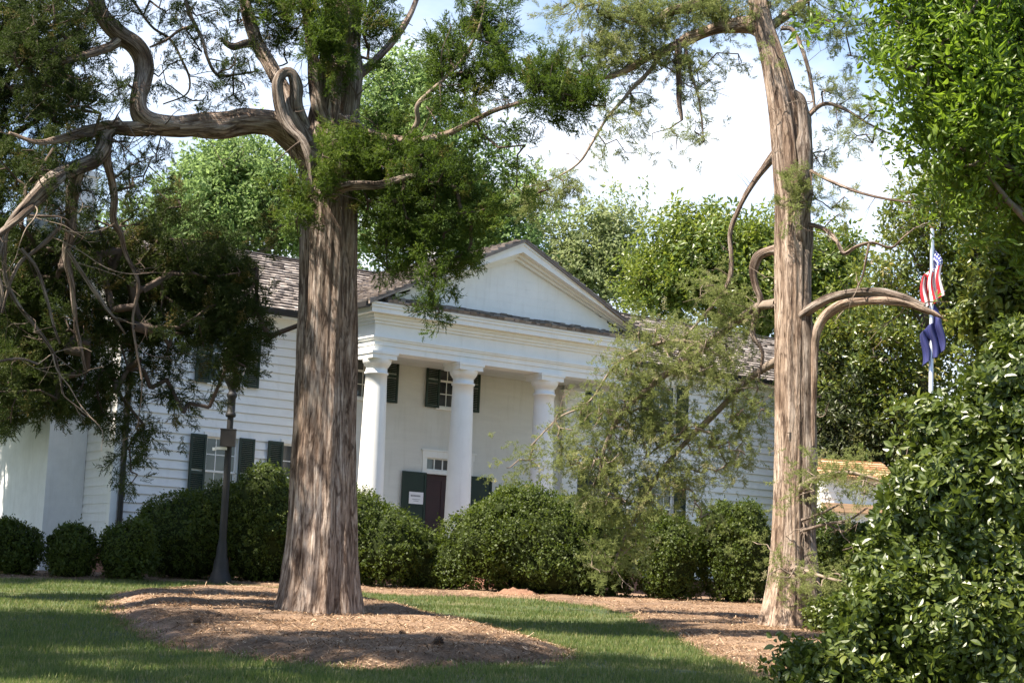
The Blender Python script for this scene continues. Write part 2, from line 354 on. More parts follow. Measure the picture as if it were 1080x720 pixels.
M_bark1 = bark('red_cedar_bark', [(0.28, (0.075, 0.052, 0.040)), (0.42, (0.24, 0.185, 0.150)), (0.55, (0.38, 0.325, 0.280)), (0.72, (0.56, 0.51, 0.46))])
M_bark2 = bark('pale_cedar_bark', [(0.26, (0.12, 0.088, 0.068)), (0.42, (0.32, 0.25, 0.195)), (0.57, (0.45, 0.37, 0.305)), (0.75, (0.56, 0.50, 0.44))])
M_dead = bark('weathered_grey_wood', [(0.30, (0.10, 0.085, 0.072)), (0.48, (0.26, 0.225, 0.195)), (0.62, (0.38, 0.345, 0.31)), (0.78, (0.52, 0.49, 0.45))], 40)
M_twig = plain('twig_bark', (0.075, 0.052, 0.040), 0.9, 0.35, 6)
M_twigpale = plain('pale_twig_bark', (0.20, 0.155, 0.12), 0.9, 0.3, 6)
M_bark3 = plain('smooth_brown_bark', (0.12, 0.095, 0.075), 0.9, 0.35, 8, bump=0.5)
M_cedar = leafmat('cedar_sprays', [(0.0, (0.012, 0.028, 0.008)), (0.3, (0.035, 0.072, 0.014)), (0.55, (0.085, 0.150, 0.026)), (0.8, (0.16, 0.23, 0.045)), (1.0, (0.20, 0.15, 0.07))], 0.65, 0.38, (0.20, 0.38, 0.05), 0.25)
M_cedarshade = leafmat('shaded_cedar_sprays', [(0.0, (0.018, 0.034, 0.012)), (0.5, (0.036, 0.066, 0.018)), (0.85, (0.075, 0.10, 0.028)), (1.0, (0.16, 0.13, 0.06))], 0.65, 0.25, (0.12, 0.24, 0.05), 0.2)  # darker copy of the cedar greens, shade put into the colour
M_cedarthin = leafmat('sparse_cedar_sprays', [(0.0, (0.12, 0.145, 0.045)), (0.4, (0.205, 0.24, 0.075)), (0.75, (0.30, 0.32, 0.13)), (1.0, (0.42, 0.37, 0.23))], 0.7, 0.4, (0.28, 0.34, 0.10), 0.2)
M_ash = leafmat('bright_broad_leaves', [(0.0, (0.045, 0.10, 0.012)), (0.5, (0.085, 0.17, 0.020)), (1.0, (0.15, 0.25, 0.035))], 0.42, 0.45, (0.30, 0.55, 0.06), 0.5)
M_mag = leafmat('olive_glossy_leaves', [(0.0, (0.040, 0.070, 0.012)), (0.5, (0.10, 0.135, 0.020)), (0.85, (0.17, 0.19, 0.032)), (1.0, (0.25, 0.20, 0.05))], 0.36, 0.34, (0.40, 0.42, 0.06), 0.6)
M_magback = leafmat('yellow_green_glossy_leaves', [(0.0, (0.045, 0.085, 0.012)), (0.5, (0.11, 0.155, 0.022)), (1.0, (0.20, 0.225, 0.04))], 0.4, 0.38, (0.40, 0.48, 0.06), 0.55)
M_far = leafmat('light_green_leaves', [(0.0, (0.075, 0.135, 0.035)), (0.5, (0.135, 0.205, 0.06)), (1.0, (0.21, 0.28, 0.10))], 0.55, 0.5, (0.42, 0.58, 0.2), 0.35)
M_pale = leafmat('pale_green_leaves', [(0.0, (0.13, 0.17, 0.07)), (0.5, (0.20, 0.24, 0.10)), (1.0, (0.28, 0.30, 0.15))], 0.55, 0.5, (0.42, 0.50, 0.2), 0.35)
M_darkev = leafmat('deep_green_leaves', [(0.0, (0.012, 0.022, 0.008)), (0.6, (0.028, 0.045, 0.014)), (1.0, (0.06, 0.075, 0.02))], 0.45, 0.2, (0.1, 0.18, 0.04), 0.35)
M_box = leafmat('boxwood_leaves', [(0.0, (0.032, 0.068, 0.012)), (0.5, (0.072, 0.130, 0.020)), (0.9, (0.125, 0.190, 0.034)), (1.0, (0.18, 0.17, 0.04))], 0.55, 0.3, (0.26, 0.44, 0.05), 0.3)
M_cam = leafmat('camellia_leaves', [(0.0, (0.035, 0.070, 0.014)), (0.5, (0.080, 0.135, 0.026)), (0.88, (0.14, 0.20, 0.042)), (1.0, (0.25, 0.30, 0.05))], 0.40, 0.25, (0.28, 0.45, 0.08), 0.6)
M_core = plain('shrub_dark_core', (0.022, 0.030, 0.010), 0.95, 0.4, 10); M_core.node_tree.nodes['Principled BSDF'].inputs['Specular IOR Level'].default_value = 0.05  # solid dark core; shade between the leaves put into its colour

# ------------------------------------------------------------------ the ground
def spaced(a, b, fine, far):
    c = list(np.arange(a, b + fine / 2, fine)); s = fine; hi = c[-1]; lo = c[0]; R_, L_ = [], []
    while hi < far: s *= 1.25; hi += s; R_.append(hi); lo -= s; L_.append(lo)
    return np.array(L_[::-1] + c + R_)

def grid_mesh(xs, ys, zf):
    X, Y = np.meshgrid(xs, ys); Z = zf(X, Y); nx = len(xs)
    i, j = np.meshgrid(np.arange(len(ys) - 1), np.arange(nx - 1), indexing='ij')
    Fc = np.stack([i * nx + j, i * nx + j + 1, (i + 1) * nx + j + 1, (i + 1) * nx + j], -1).reshape(-1, 4)
    return np.stack([X, Y, Z], -1).reshape(-1, 3), Fc

def lumps(X, Y, a=0.02):
    P = np.stack([X, Y, X * 0], -1).reshape(-1, 3)
    return (a * vnoise(P, 1.7, 3) + a * 0.5 * vnoise(P, 5.0, 5)).reshape(X.shape)
gm = Mesh(); V, Fc = grid_mesh(spaced(-12, 12, 0.12, 600), spaced(13, 44, 0.12, 900), lambda X, Y: ground_z(X, Y) + lumps(X, Y)); gm.add(V, Fc)
tag(gm.build('lawn', M_lawn, smooth=True), kind='structure')

def inside(poly, X, Y):
    r = np.zeros(X.shape, bool); n = len(poly)
    for i in range(n):
        (x0, y0), (x1, y1) = poly[i], poly[(i + 1) % n]
        r ^= ((y0 > Y) != (y1 > Y)) & (X < (x1 - x0) * (Y - y0) / (y1 - y0 + 1e-12) + x0)
    return r
def sdist(poly, X, Y):
    d = np.full(X.shape, 1e9); n = len(poly)
    for i in range(n):
        a = np.array(poly[i]); b = np.array(poly[(i + 1) % n]); ab = b - a
        t = np.clip(((X - a[0]) * ab[0] + (Y - a[1]) * ab[1]) / (ab @ ab + 1e-12), 0, 1)
        d = np.minimum(d, np.hypot(X - a[0] - t * ab[0], Y - a[1] - t * ab[1]))
    return np.where(inside(poly, X, Y), d, -d)
def soft(poly_px):
    P = np.array([on_ground(u, v)[:2] for u, v in poly_px]); n = len(P); outp = []
    for i in range(n):
        for t in np.arange(5) / 5:
            a, b, c, d = P[(i - 1) % n], P[i], P[(i + 1) % n], P[(i + 2) % n]
            outp.append(tuple(0.5 * (2 * b + (c - a) * t + (2 * a - 5 * b + 4 * c - d) * t * t + (3 * b - a - 3 * c + d) * t ** 3)))
    return outp
BED_TREE = soft([(107, 640), (112, 629), (150, 624), (210, 622), (290, 624), (380, 634), (425, 641), (480, 652), (545, 668), (604, 688), (590, 698), (520, 702), (440, 706), (370, 706), (300, 700), (240, 692), (180, 684), (140, 668), (118, 654)])
xs_ = lambda u, v: tuple(on_ground(u, v)[:2])
BED_HEDGE = [(-14, 36.0), (-12, 36.0), xs_(0, 611), xs_(120, 612), xs_(240, 616), xs_(330, 622), xs_(440, 628), xs_(560, 632), xs_(630, 640), xs_(660, 648), xs_(700, 666), xs_(745, 690), xs_(800, 714), xs_(860, 735), (4.5, 16.5), (12, 17), (14, 30), (14, 46), (0, 43), (-14, 41)]
def bed_d(poly, X, Y):
    P = np.stack([X, Y, X * 0], -1).reshape(-1, 3)
    return sdist(poly, X, Y) + (0.13 * vnoise(P, 1.6, 11) + 0.07 * vnoise(P, 5.0, 12)).reshape(X.shape)
def bed(poly, x0, x1, y0, y1, hmax, wid, name, step=0.06, bank=0.0):
    xs, ys = np.arange(x0, x1, step), np.arange(y0, y1, step)
    D = {}
    def zf(X, Y):
        d = bed_d(poly, X, Y); D['d'] = d
        s = np.clip(d / wid, 0, 1); s = s * s * (3 - 2 * s)
        return ground_z(X, Y) + lumps(X, Y) + np.where(d > 0, 0.006 + hmax * s, d * 0.4 - 0.004) + lumps(X + 30, Y, 0.028) * np.clip(d * 3, 0, 1)
    V, Fc = grid_mesh(xs, ys, zf); d = D['d'].ravel()
    keep = (d[Fc] > -0.12).any(1)
    tone = np.clip(1 - np.abs(d - 0.33) / 0.28, 0, 1) * bank * np.clip(-(V[:, 0] + 3.4) * 1.2, 0.0, 1)
    m = Mesh(); m.add(V, Fc[keep], None, tone + 1e-4)
    return tag(m.build(name, M_mulch, smooth=True), kind='structure')
bed(BED_TREE, -7.5, 2.5, 16.5, 36, 0.13, 0.8, 'mulch_bed_ground', bank=0.85)
bed(BED_HEDGE, -14, 14, 16, 46, 0.035, 0.4, 'hedge_bed_ground', 0.09)

def top_z(X, Y):
    z = ground_z(X, Y) + lumps(X, Y)
    d = bed_d(BED_TREE, X, Y); s = np.clip(d / 0.8, 0, 1); s = s * s * (3 - 2 * s)
    return z + np.where(d > 0, 0.006 + 0.13 * s, 0)

# grass blades, thinning out with distance
def blades():
    n = 330000
    y = 15 + 25 * RNG.random(n) ** 1.35; x = (RNG.random(n) * 2 - 1) * (0.31 * y + 0.6)
    d1 = bed_d(BED_TREE, x, y); d2 = bed_d(BED_HEDGE, x, y)
    P = np.stack([x, y, x * 0], -1); clump = vnoise(P, 0.8, 21) + 0.6 * vnoise(P, 3.0, 22)
    ok = (d1 < 0.02 + 0.30 * RNG.random(n) ** 3) & (d2 < 0.02 + 0.30 * RNG.random(n) ** 3) & (clump > -0.95 + 0.5 * RNG.random(n))
    x, y, clump = x[ok], y[ok], clump[ok]; n = len(x)
    z = top_z(x, y); h = (0.035 + 0.045 * RNG.random(n)) * (1 + 0.25 * clump); a = RNG.random(n) * 6.283
    wd = 0.004 + 0.004 * RNG.random(n); lean = RNG.random(n) * 0.8; b = RNG.random(n) * 6.283
    base = np.stack([x, y, z - 0.004], -1); sx = np.stack([np.cos(a) * wd, np.sin(a) * wd, 0 * a], -1)
    tip = base + np.stack([np.cos(b) * lean * h, np.sin(b) * lean * h, h], -1)
    V = np.stack([base - sx, base + sx, tip], 1).reshape(-1, 3)
    t = np.clip(0.25 - 0.18 * clump + 0.18 * RNG.normal(size=n), 0.001, 0.6)
    m = Mesh(); m.add(V, np.arange(3 * n).reshape(-1, 3), None, np.repeat(t, 3))
    tag(m.build('grass', M_blade), 'short patchy green grass of the sloping lawn', 'grass', None, 'stuff')
blades()
def litter():
    n = 230000
    y = 17 + 22 * RNG.random(n) ** 1.2; x = (RNG.random(n) * 2 - 1) * (0.31 * y + 0.6)
    d1 = bed_d(BED_TREE, x, y); d2 = bed_d(BED_HEDGE, x, y); ok = (np.maximum(d1, d2) > -0.12 * RNG.random(n) ** 2)
    x, y = x[ok], y[ok]; n = len(x); z = top_z(x, y) + 0.012 + 0.012 * RNG.random(n) + np.where(bed_d(BED_HEDGE, x, y) > 0.1, 0.035, 0)
    a = RNG.random(n) * 6.283; Ln = 0.02 + 0.05 * RNG.random(n) ** 2; wd = 0.002 + 0.006 * RNG.random(n) ** 3; big_ = RNG.random(n) < 0.012; Ln = np.where(big_, 0.08 + 0.12 * RNG.random(n), Ln); wd = np.where(big_, 0.004, wd); z = z + big_ * 0.012
    c = np.stack([x, y, z], -1); ax = np.stack([np.cos(a) * Ln, np.sin(a) * Ln, (RNG.random(n) - 0.4) * Ln * 0.7], -1); sx = np.stack([-np.sin(a) * wd, np.cos(a) * wd, 0 * a], -1)
    V = np.stack([c - ax - sx, c - ax + sx, c + ax + sx, c + ax - sx], 1).reshape(-1, 3)
    m = Mesh(); m.add(V, np.arange(4 * n).reshape(-1, 4), None, np.repeat(0.001 + 0.35 * RNG.random(n), 4))
    tag(m.build('straw_litter', M_straw), 'loose brown pine straw and chips on the mulch', 'mulch', None, 'stuff')
litter()
def sticks_and_cones():
    for lab, (u, v), s in (('dark pine cone on sunlit mulch left of the big trunk', (274, 639), 0.035), ('dark pine cone lying in front of the bank of the mulch bed', (203, 668), 0.045),
                           ('largest dark pine cone at the front of the mulch bed', (457, 692), 0.05), ('dark pine cone on mulch right of the big trunk base', (427, 681), 0.04)):
        P = on_ground(u, v); z = float(top_z(P[:1], P[1:2])[0]); m = Mesh()
        for r_ in range(7):
            for q in range(8):
                a = q * 0.785 + r_ * 0.4; R_ = s * math.sin(0.35 + r_ * 0.38); zz = s * (r_ * 0.32)
                c = np.array([math.cos(a) * R_, math.sin(a) * R_, zz]); o_ = np.array([math.cos(a), math.sin(a), 0.5]) * s * 0.5; sd_ = np.array([-math.sin(a), math.cos(a), 0]) * s * 0.28
                m.add([c * 0.5, c - sd_ + o_ * 0.5, c + o_, c + sd_ + o_ * 0.5], [(0, 1, 2, 3)])
        m.lathe([(0.001, 0), (s * 0.6, s * 0.4), (s * 0.75, s), (s * 0.3, s * 2), (0.001, s * 2.2)], 10)
        o = m.build('pine_cone', M_clod); o.location = (float(P[0]), float(P[1]), z + s * 0.2); o.rotation_euler = (1.2, 0.3, u * 0.1); tag(o, lab, 'pine cone', 'pine cones on the mulch')
    P = on_ground(546, 628); m = Mesh()
    V, Fc = grid_mesh(np.linspace(-0.55, 0.55, 26), np.linspace(-0.4, 0.4, 22), lambda X, Y: 0.15 * np.clip(1 - (X / 0.5) ** 2 - (Y / 0.38) ** 2, 0, 1) - 0.03 + 0.05 * lumps(X * 6, Y * 6, 1.0))
    m.add(V, Fc); o = m.build('earth_mound', M_clay, smooth=True); o.location = (float(P[0]), float(P[1]), float(ground_z(P[0], P[1])) + 0.03)
    tag(o, 'low heap of red earth in front of the large sunlit hedge', 'earth heap')
sticks_and_cones()

# ------------------------------------------------------------------ the house (local: X along the front, Y inwards, Z up from the column necks)
house = thing('house', 'white two-storey clapboard house with a columned portico and shingle roof', 'house', (HX, HY, HZ), HOUSE_YAW)
D = 2.18; X0, X1 = -5.5, 19.4; ZB = -4.75; EZ = 1.36; RY, RZ = 6.18, 3.66; YB = 2 * RY - D
S = 2.5; PW = 3 * S; FL = -4.25

def boards(m, u0, u1, z0, z1, fmap, openings=(), expo=0.21, lip=0.036, clip=None):
    zr = z0
    while zr < z1 - 1e-6:
        ze = min(zr + expo, z1)
        cuts = sorted({zr, ze} | {c for o in openings for c in (o[2], o[3]) if zr < c < ze})
        for za, zb in zip(cuts[:-1], cuts[1:]):
            a, b = (u0, u1) if clip is None else clip(0.5 * (za + zb))
            if b <= a: continue
            spans = [(a, b)]
            for o in openings:
                if o[2] < 0.5 * (za + zb) < o[3]:
                    ns = []
                    for p, q in spans:
                        if o[0] > p: ns.append((p, min(q, o[0])))
                        if o[1] < q: ns.append((max(p, o[1]), q))
                    spans = [s_ for s_ in ns if s_[1] - s_[0] > 1e-4]
            oa, ob = lip * (1 - (za - zr) / expo), lip * (1 - (zb - zr) / expo)
            gr = 0.02 if lip > 0.02 and za == zr else 0.0      # open shadow joint under the lap of each board
            for p, q in spans:
                if gr:
                    m.add([fmap(p, -0.018, za), fmap(q, -0.018, za), fmap(q, -0.018, za + gr), fmap(p, -0.018, za + gr)], [(0, 1, 2, 3)])
                    m.add([fmap(p, -0.018, za + gr), fmap(q, -0.018, za + gr), fmap(q, lip, za + gr), fmap(p, lip, za + gr)], [(0, 1, 2, 3)])
                    m.add([fmap(p, -0.018, za), fmap(q, -0.018, za), fmap(q, 0, za), fmap(p, 0, za)], [(0, 1, 2, 3)])
                    m.add([fmap(p, lip, za + gr), fmap(q, lip, za + gr), fmap(q, ob, zb), fmap(p, ob, zb)], [(0, 1, 2, 3)]); continue
                m.add([fmap(p, oa, za), fmap(q, oa, za), fmap(q, ob, zb), fmap(p, ob, zb)], [(0, 1, 2, 3)])
                if za == zr: m.add([fmap(p, 0, za), fmap(q, 0, za), fmap(q, lip, za), fmap(p, lip, za)], [(0, 1, 2, 3)])
        zr = ze

front = lambda u, o, z: (u, D - o, z)
WINS = []   # (cx, z0, z1, width, shutter width, rows)
WINS += [(-2.84, -0.37, 1.03, 0.82, 0.41), (-2.84, -3.28, -1.66, 0.82, 0.41), (-0.80, -3.28, -1.66, 0.82, 0.41)]
for cx in (1.10, 3.63): WINS += [(cx, -0.34, 1.03, 0.80, 0.42)]
for cx in (8.62, 10.86): WINS += [(cx, -0.37, 1.03, 0.84, 0.42), (cx, -3.28, -1.66, 0.84, 0.42)]
DOOR = (2.96, 4.27, FL, -1.66)
OPEN = [(c - w_ / 2, c + w_ / 2, a, b) for c, a, b, w_, _ in WINS] + [(DOOR[0], DOOR[1], DOOR[2], DOOR[3])]
m = Mesh(); boards(m, X0, -0.02, ZB + 0.35, EZ, front, OPEN); m.build('wall', M_siding, house)
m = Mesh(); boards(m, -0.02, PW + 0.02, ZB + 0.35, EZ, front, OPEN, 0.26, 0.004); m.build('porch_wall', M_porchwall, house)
m = Mesh(); boards(m, PW + 0.02, X1, ZB + 0.35, EZ, front, OPEN); m.build('wall', M_siding, house)
gab = lambda z: (D, YB) if z < EZ else (D + (z - EZ) * (RY - D) / (RZ - EZ), YB - (z - EZ) * (RY - D) / (RZ - EZ))
for xx, sg in ((X0, -1), (X1, 1)):
    m = Mesh(); boards(m, D, YB, ZB + 0.35, RZ - 0.05, lambda u, o, z: (xx + sg * o, u, z), (), 0.205, 0.02, gab); m.build('end_wall', M_siding, house)
m = Mesh(); boards(m, X0, X1, ZB + 0.35, EZ, lambda u, o, z: (u, YB + o, z)); m.build('rear_wall', M_siding, house)
m = Mesh(); m.box(X0 + 0.05, X1 - 0.05, D + 0.02, D + 0.35, ZB - 0.6, ZB + 0.352); m.box(X0 + 0.04, X0 + 0.3, D + 0.35, YB - 0.05, ZB - 0.6, ZB + 0.352); m.box(X1 - 0.3, X1 - 0.04, D + 0.35, YB - 0.05, ZB - 0.6, ZB + 0.352)
m.build('brick_foundation', M_brick, house)
# dark rooms behind the glass
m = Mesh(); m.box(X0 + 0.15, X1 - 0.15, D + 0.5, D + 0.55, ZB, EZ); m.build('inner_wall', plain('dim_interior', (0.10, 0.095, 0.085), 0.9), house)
# corner boards and frieze board
m = Mesh()
for xa, xb in ((X0 - 0.055, X0 + 0.11), (X1 - 0.11, X1 + 0.055)):
    m = Mesh(); m.box(xa, xb, D - 0.055, D - 0.0375, ZB + 0.35, EZ); m.box(min(xa, X1 + 0.0375), xa + 0.0175 if xa < 0 else xb, D - 0.0374, D + 0.12, ZB + 0.35, EZ); m.build('corner_board', M_white, house)
for xa, xb in ((X0 + 0.111, -0.3), (PW + 0.3, X1 - 0.111)):
    m = Mesh(); m.box(xa, xb, D - 0.066, D - 0.038, EZ - 0.26, EZ - 0.02); m.build('frieze_board', M_white, house)
for xa, xb in ((X0 - 0.3, -0.63), (PW + 0.63, X1 + 0.3)):
    m = Mesh(); m.box(xa, xb, D - 0.40, D - 0.02, EZ - 0.02, EZ + 0.03); m.box(xa, xb, D - 0.42, D - 0.40, EZ - 0.04, EZ + 0.12); m.build('eave', M_white, house)
    m = Mesh(); m.prism([(0, 0), (0.11, 0.02), (0.13, 0.13), (0.115, 0.13), (0.10, 0.035), (0.015, 0.015), (0.012, 0.13), (-0.005, 0.13)], xa, xb)
    m.V[-1] = m.V[-1]  # profile runs along X below
    for k in range(len(m.V)): m.V[k] = np.stack([m.V[k][:, 1], D - 0.425 - m.V[k][:, 0], EZ + 0.0 + m.V[k][:, 2]], -1)
    m.build('gutter', M_black, house)

# shingled slopes, every shingle modelled
def slope(m, o, u, v, W, H, expo=0.25, keep=None, wid=(0.10, 0.22)):
    o, u, v = (np.array(a, float) for a in (o, u, v)); u /= np.linalg.norm(u); v /= np.linalg.norm(v); n = np.cross(u, v); n = n if n[2] > 0 else -n
    Vs, c = [], 0
    for r_ in range(int(H / expo) + 1):
        b = r_ * expo; x = -0.1 * random.random()
        dip = 0.012 * math.sin(r_ * 2.1)
        while x < W:
            w_ = random.uniform(*wid); xa, xb = max(0, x), min(W, x + w_ - 0.006); x += w_
            if xb - xa < 0.02 or (keep and not keep(0.5 * (xa + xb), b)): continue
            j = random.uniform(-0.018, 0.018) + dip * 0.3; t = random.uniform(0.040, 0.075); lift = random.uniform(0, 0.012)
            for (uu, vv, hh) in ((xa, b + j, 0.004), (xb, b + j, 0.004), (xa, min(b + expo * 1.35, H), 0.0), (xb, min(b + expo * 1.35, H), 0.0),
                                 (xa, b + j, t + lift), (xb, b + j, t + lift), (xa, min(b + expo * 1.35, H), 0.006), (xb, min(b + expo * 1.35, H), 0.006)):
                Vs.append(o + u * uu + v * vv + n * hh)
            c += 1
    base = np.array([(0, 2, 3, 1), (4, 5, 7, 6), (0, 1, 5, 4), (1, 3, 7, 5), (3, 2, 6, 7), (2, 0, 4, 6)])
    m.add(np.array(Vs), (base[None] + 8 * np.arange(c)[:, None, None]).reshape(-1, 4))
ML = (RZ - EZ) / (RY - D)
ez0 = EZ + 0.13 - 0.45 * ML * 0 ; ey0 = D - 0.5
rk = (RZ - (EZ + 0.10)) / (RY - ey0)
m = Mesh()
Ws = X1 - X0 + 0.8; Hs = math.hypot(RY - ey0, RZ - EZ - 0.10)
slope(m, (X0 - 0.4, ey0, EZ + 0.12), (1, 0, 0), (0, RY - ey0, RZ - EZ - 0.10), Ws, Hs)
m.hexa([(x, y, z) for dz in (-0.05, -0.002) for (y, zz) in ((ey0, EZ + 0.12), (RY, RZ + 0.02)) for x, z in ((X0 - 0.4, zz + dz), (X1 + 0.4, zz + dz))])
roof = m.build('roof', M_shingle, house)
m = Mesh(); m.hexa([(x, y, z) for dz in (-0.05, 0.03) for (y, zz) in ((2 * RY - ey0, EZ + 0.12), (RY, RZ + 0.02)) for x, z in ((X0 - 0.4, zz + dz), (X1 + 0.4, zz + dz))])
m.box(X0 - 0.4, X1 + 0.4, RY - 0.12, RY + 0.12, RZ + 0.035, RZ + 0.065); m.build('rear_roof', M_shingle, house)
# end chimney of stucco, and the one on the ridge
m = Mesh(); m.box(X0 - 0.95, X0 - 0.021, 3.8, 7.1, ZB - 0.6, 2.3); m.hexa([(X0 - 0.95, 3.8, 2.3), (X0 - 0.02, 3.8, 2.3), (X0 - 0.95, 7.1, 2.3), (X0 - 0.02, 7.1, 2.3), (X0 - 0.95, 4.6, 2.9), (X0 - 0.02, 4.6, 2.9), (X0 - 0.95, 6.5, 2.9), (X0 - 0.02, 6.5, 2.9)])
m.box(X0 - 0.94, X0 + 0.1, 4.62, 6.48, 2.9, 4.75); m.box(X0 - 1.0, X0 + 0.16, 4.56, 6.54, 4.6, 4.72); m.build('end_chimney', M_stucco, house)
m = Mesh(); m.box(5.3, 6.3, RY - 0.45, RY + 0.45, 3.0, 4.45); m.box(5.22, 6.38, RY - 0.53, RY + 0.53, 4.45, 4.56); m.box(5.28, 6.32, RY - 0.47, RY + 0.47, 4.56, 4.66); m.build('ridge_chimney', M_stucco, house)

# portico
OH = 0.57; CT = 1.62; CBt = 1.38; AX = PW / 2; AZ = 3.70
m = Mesh(); m.box(-0.6, PW + 0.6, -0.6, D - 0.01, FL - 0.12, FL); m.build('porch_floor', M_floor, house)
m = Mesh(); m.box(-0.5, PW + 0.5, -0.5, D - 0.02, ZB - 0.6, FL - 0.121); m.build('porch_base', M_brick, house)
for k in range(4):
    m = Mesh(); m.box(AX - 1.4, AX + 1.4, -0.6 - 0.3 * (k + 1), -0.6 - 0.3 * k - 0.002, ZB - 0.6, FL - 0.16 * (k + 1)); m.build('porch_step', M_brick, house)
for k in range(4):
    m = Mesh(); cx = k * S
    prof = [(0.34, FL + 0.08), (0.36, FL + 0.12), (0.37, FL + 0.17), (0.355, FL + 0.21), (0.325, FL + 0.24), (0.318, FL + 0.28)]
    for t in np.linspace(0, 1, 14)[1:]: prof.append((0.318 - 0.062 * t ** 1.5, FL + 0.28 + t * (-FL - 0.28 - 0.03)))
    prof += [(0.285, -0.025), (0.29, 0.0), (0.285, 0.025), (0.256, 0.03), (0.258, 0.15), (0.285, 0.16), (0.29, 0.185), (0.30, 0.19), (0.335, 0.25), (0.35, 0.315), (0.35, 0.33)]
    m.lathe(prof, 48, (cx, 0, 0)); col = m.build('column', M_white, house, smooth=True)
    m = Mesh(); m.box(cx - 0.385, cx + 0.385, -0.385, 0.385, FL, FL + 0.08); m.build('plinth', M_white, col)
    m = Mesh(); m.box(cx - 0.345, cx + 0.345, -0.345, 0.345, 0.33, 0.44); m.box(cx - 0.37, cx + 0.37, -0.37, 0.37, 0.44, 0.508); m.build('abacus', M_white, col)
for cx in (0.0, PW):
    m = Mesh(); m.box(cx - 0.26, cx + 0.26, D - 0.14, D - 0.001, FL, 0.18); m.box(cx - 0.30, cx + 0.30, D - 0.17, D - 0.0012, 0.18, 0.24); m.box(cx - 0.33, cx + 0.33, D - 0.2, D - 0.0014, 0.24, 0.36); m.box(cx - 0.36, cx + 0.36, D - 0.22, D - 0.0016, 0.36, 0.508); m.build('pilaster', M_white, house)
def ring(m, off, z0, z1, back=0.25):
    """a band round the portico's front and two sides, its face off metres outside the column line"""
    m.box(-off, PW + off, -off, back, z0, z1)
    m.box(-off, back, back + 0.001, D - 0.03, z0, z1); m.box(PW - back, PW + off, back + 0.001, D - 0.03, z0, z1)
m = Mesh(); ring(m, 0.25, 0.51, 0.655); ring(m, 0.275, 0.656, 0.775); ring(m, 0.315, 0.776, 0.82); ring(m, 0.34, 0.821, 0.86); m.build('architrave', M_white, house)
m = Mesh(); ring(m, 0.25, 0.861, 1.40); m.build('frieze', M_white, house)
m = Mesh(); ring(m, 0.30, 1.17, 1.235); ring(m, 0.345, 1.2355, 1.31); ring(m, 0.39, 1.3105, 1.38); ring(m, OH - 0.03, 1.381, 1.50); ring(m, OH, 1.501, 1.575); ring(m, OH + 0.03, 1.576, CT)
m.build('cornice', M_white, house)
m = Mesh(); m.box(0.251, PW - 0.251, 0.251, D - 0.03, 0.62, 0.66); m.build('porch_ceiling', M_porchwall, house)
m = Mesh(); boards(m, 0, PW, CT - 0.05, AZ - 0.25, lambda u, o, z: (u, -0.2 - o, z), (), 0.2, 0.003, lambda z: (AX - (AZ - 0.15 - z) / 0.486, AX + (AZ - 0.15 - z) / 0.486)); m.prism([(-0.3, CT - 0.05), (PW + 0.3, CT - 0.05), (AX, AZ - 0.14)], -0.199, -0.10); m.build('tympanum', M_white, house)
SLP = (AZ - CT) / (AX + OH)
def rake(m, y0, y1, t0, t1, ext=0.0):
    """a band below the roof line of the gable, t0..t1 metres down from it"""
    for s_ in (-1, 1):
        xe = AX + s_ * (AX + OH + ext); ze = CT - ext * SLP
        pts = [(AX, AZ - t0), (xe, ze - t0), (xe, ze - t1), (AX, AZ - t1)]
        m.prism(pts, y0, y1)
rk_m = Mesh(); rake(rk_m, -OH - 0.03, -0.205, 0.03, 0.10); rake(rk_m, -OH, -0.206, 0.101, 0.28); rake(rk_m, -0.40, -0.207, 0.281, 0.36); rake(rk_m, -0.30, -0.208, 0.361, 0.44)
# keep the rake's bands above the cornice
for k in range(len(rk_m.V)): rk_m.V[k][:, 2] = np.maximum(rk_m.V[k][:, 2], CT + 0.0015 * (1 + k % 7))
rk_m.build('raking_cornice', M_white, house)
m = Mesh(); slope(m, (-0.15, -OH - 0.05, CT + 0.02), (1, 0, 0), (0, 0.40, 0.20), PW + 0.3, 0.42, 0.15)
m.hexa([(x, y, z) for dz in (0.001, 0.02) for (y, zz) in ((-OH - 0.045, CT), (-0.205, CT + 0.18)) for x, z in ((-0.15, zz + dz), (PW + 0.15, zz + dz))]); m.build('cornice_shingles', M_shingle, house)
for s_ in (-1, 1):
    m = Mesh(); xe = AX + s_ * (AX + OH + 0.10); ze = CT - 0.10 * SLP; ln = math.hypot(xe - AX, AZ - ze)
    slope(m, (xe, -OH - 0.08, ze + 0.03), (0, 1, 0), (AX - xe, 0, AZ - ze), RY + OH, ln, 0.25)
    m.hexa([(x, y, z) for dz in (-0.035, 0.028) for (x, z0_) in ((xe, ze), (AX, AZ)) for y, z in ((-OH - 0.07, z0_ + dz), (RY - 0.1, z0_ + dz))]); m.build('portico_roof', M_shingle, house)
for xa in (-OH - 0.16, PW + OH + 0.035):
    m = Mesh(); m.box(xa, xa + 0.125, -OH, D - 0.55, CT - 0.14, CT - 0.02); m.build('portico_gutter', M_black, house)

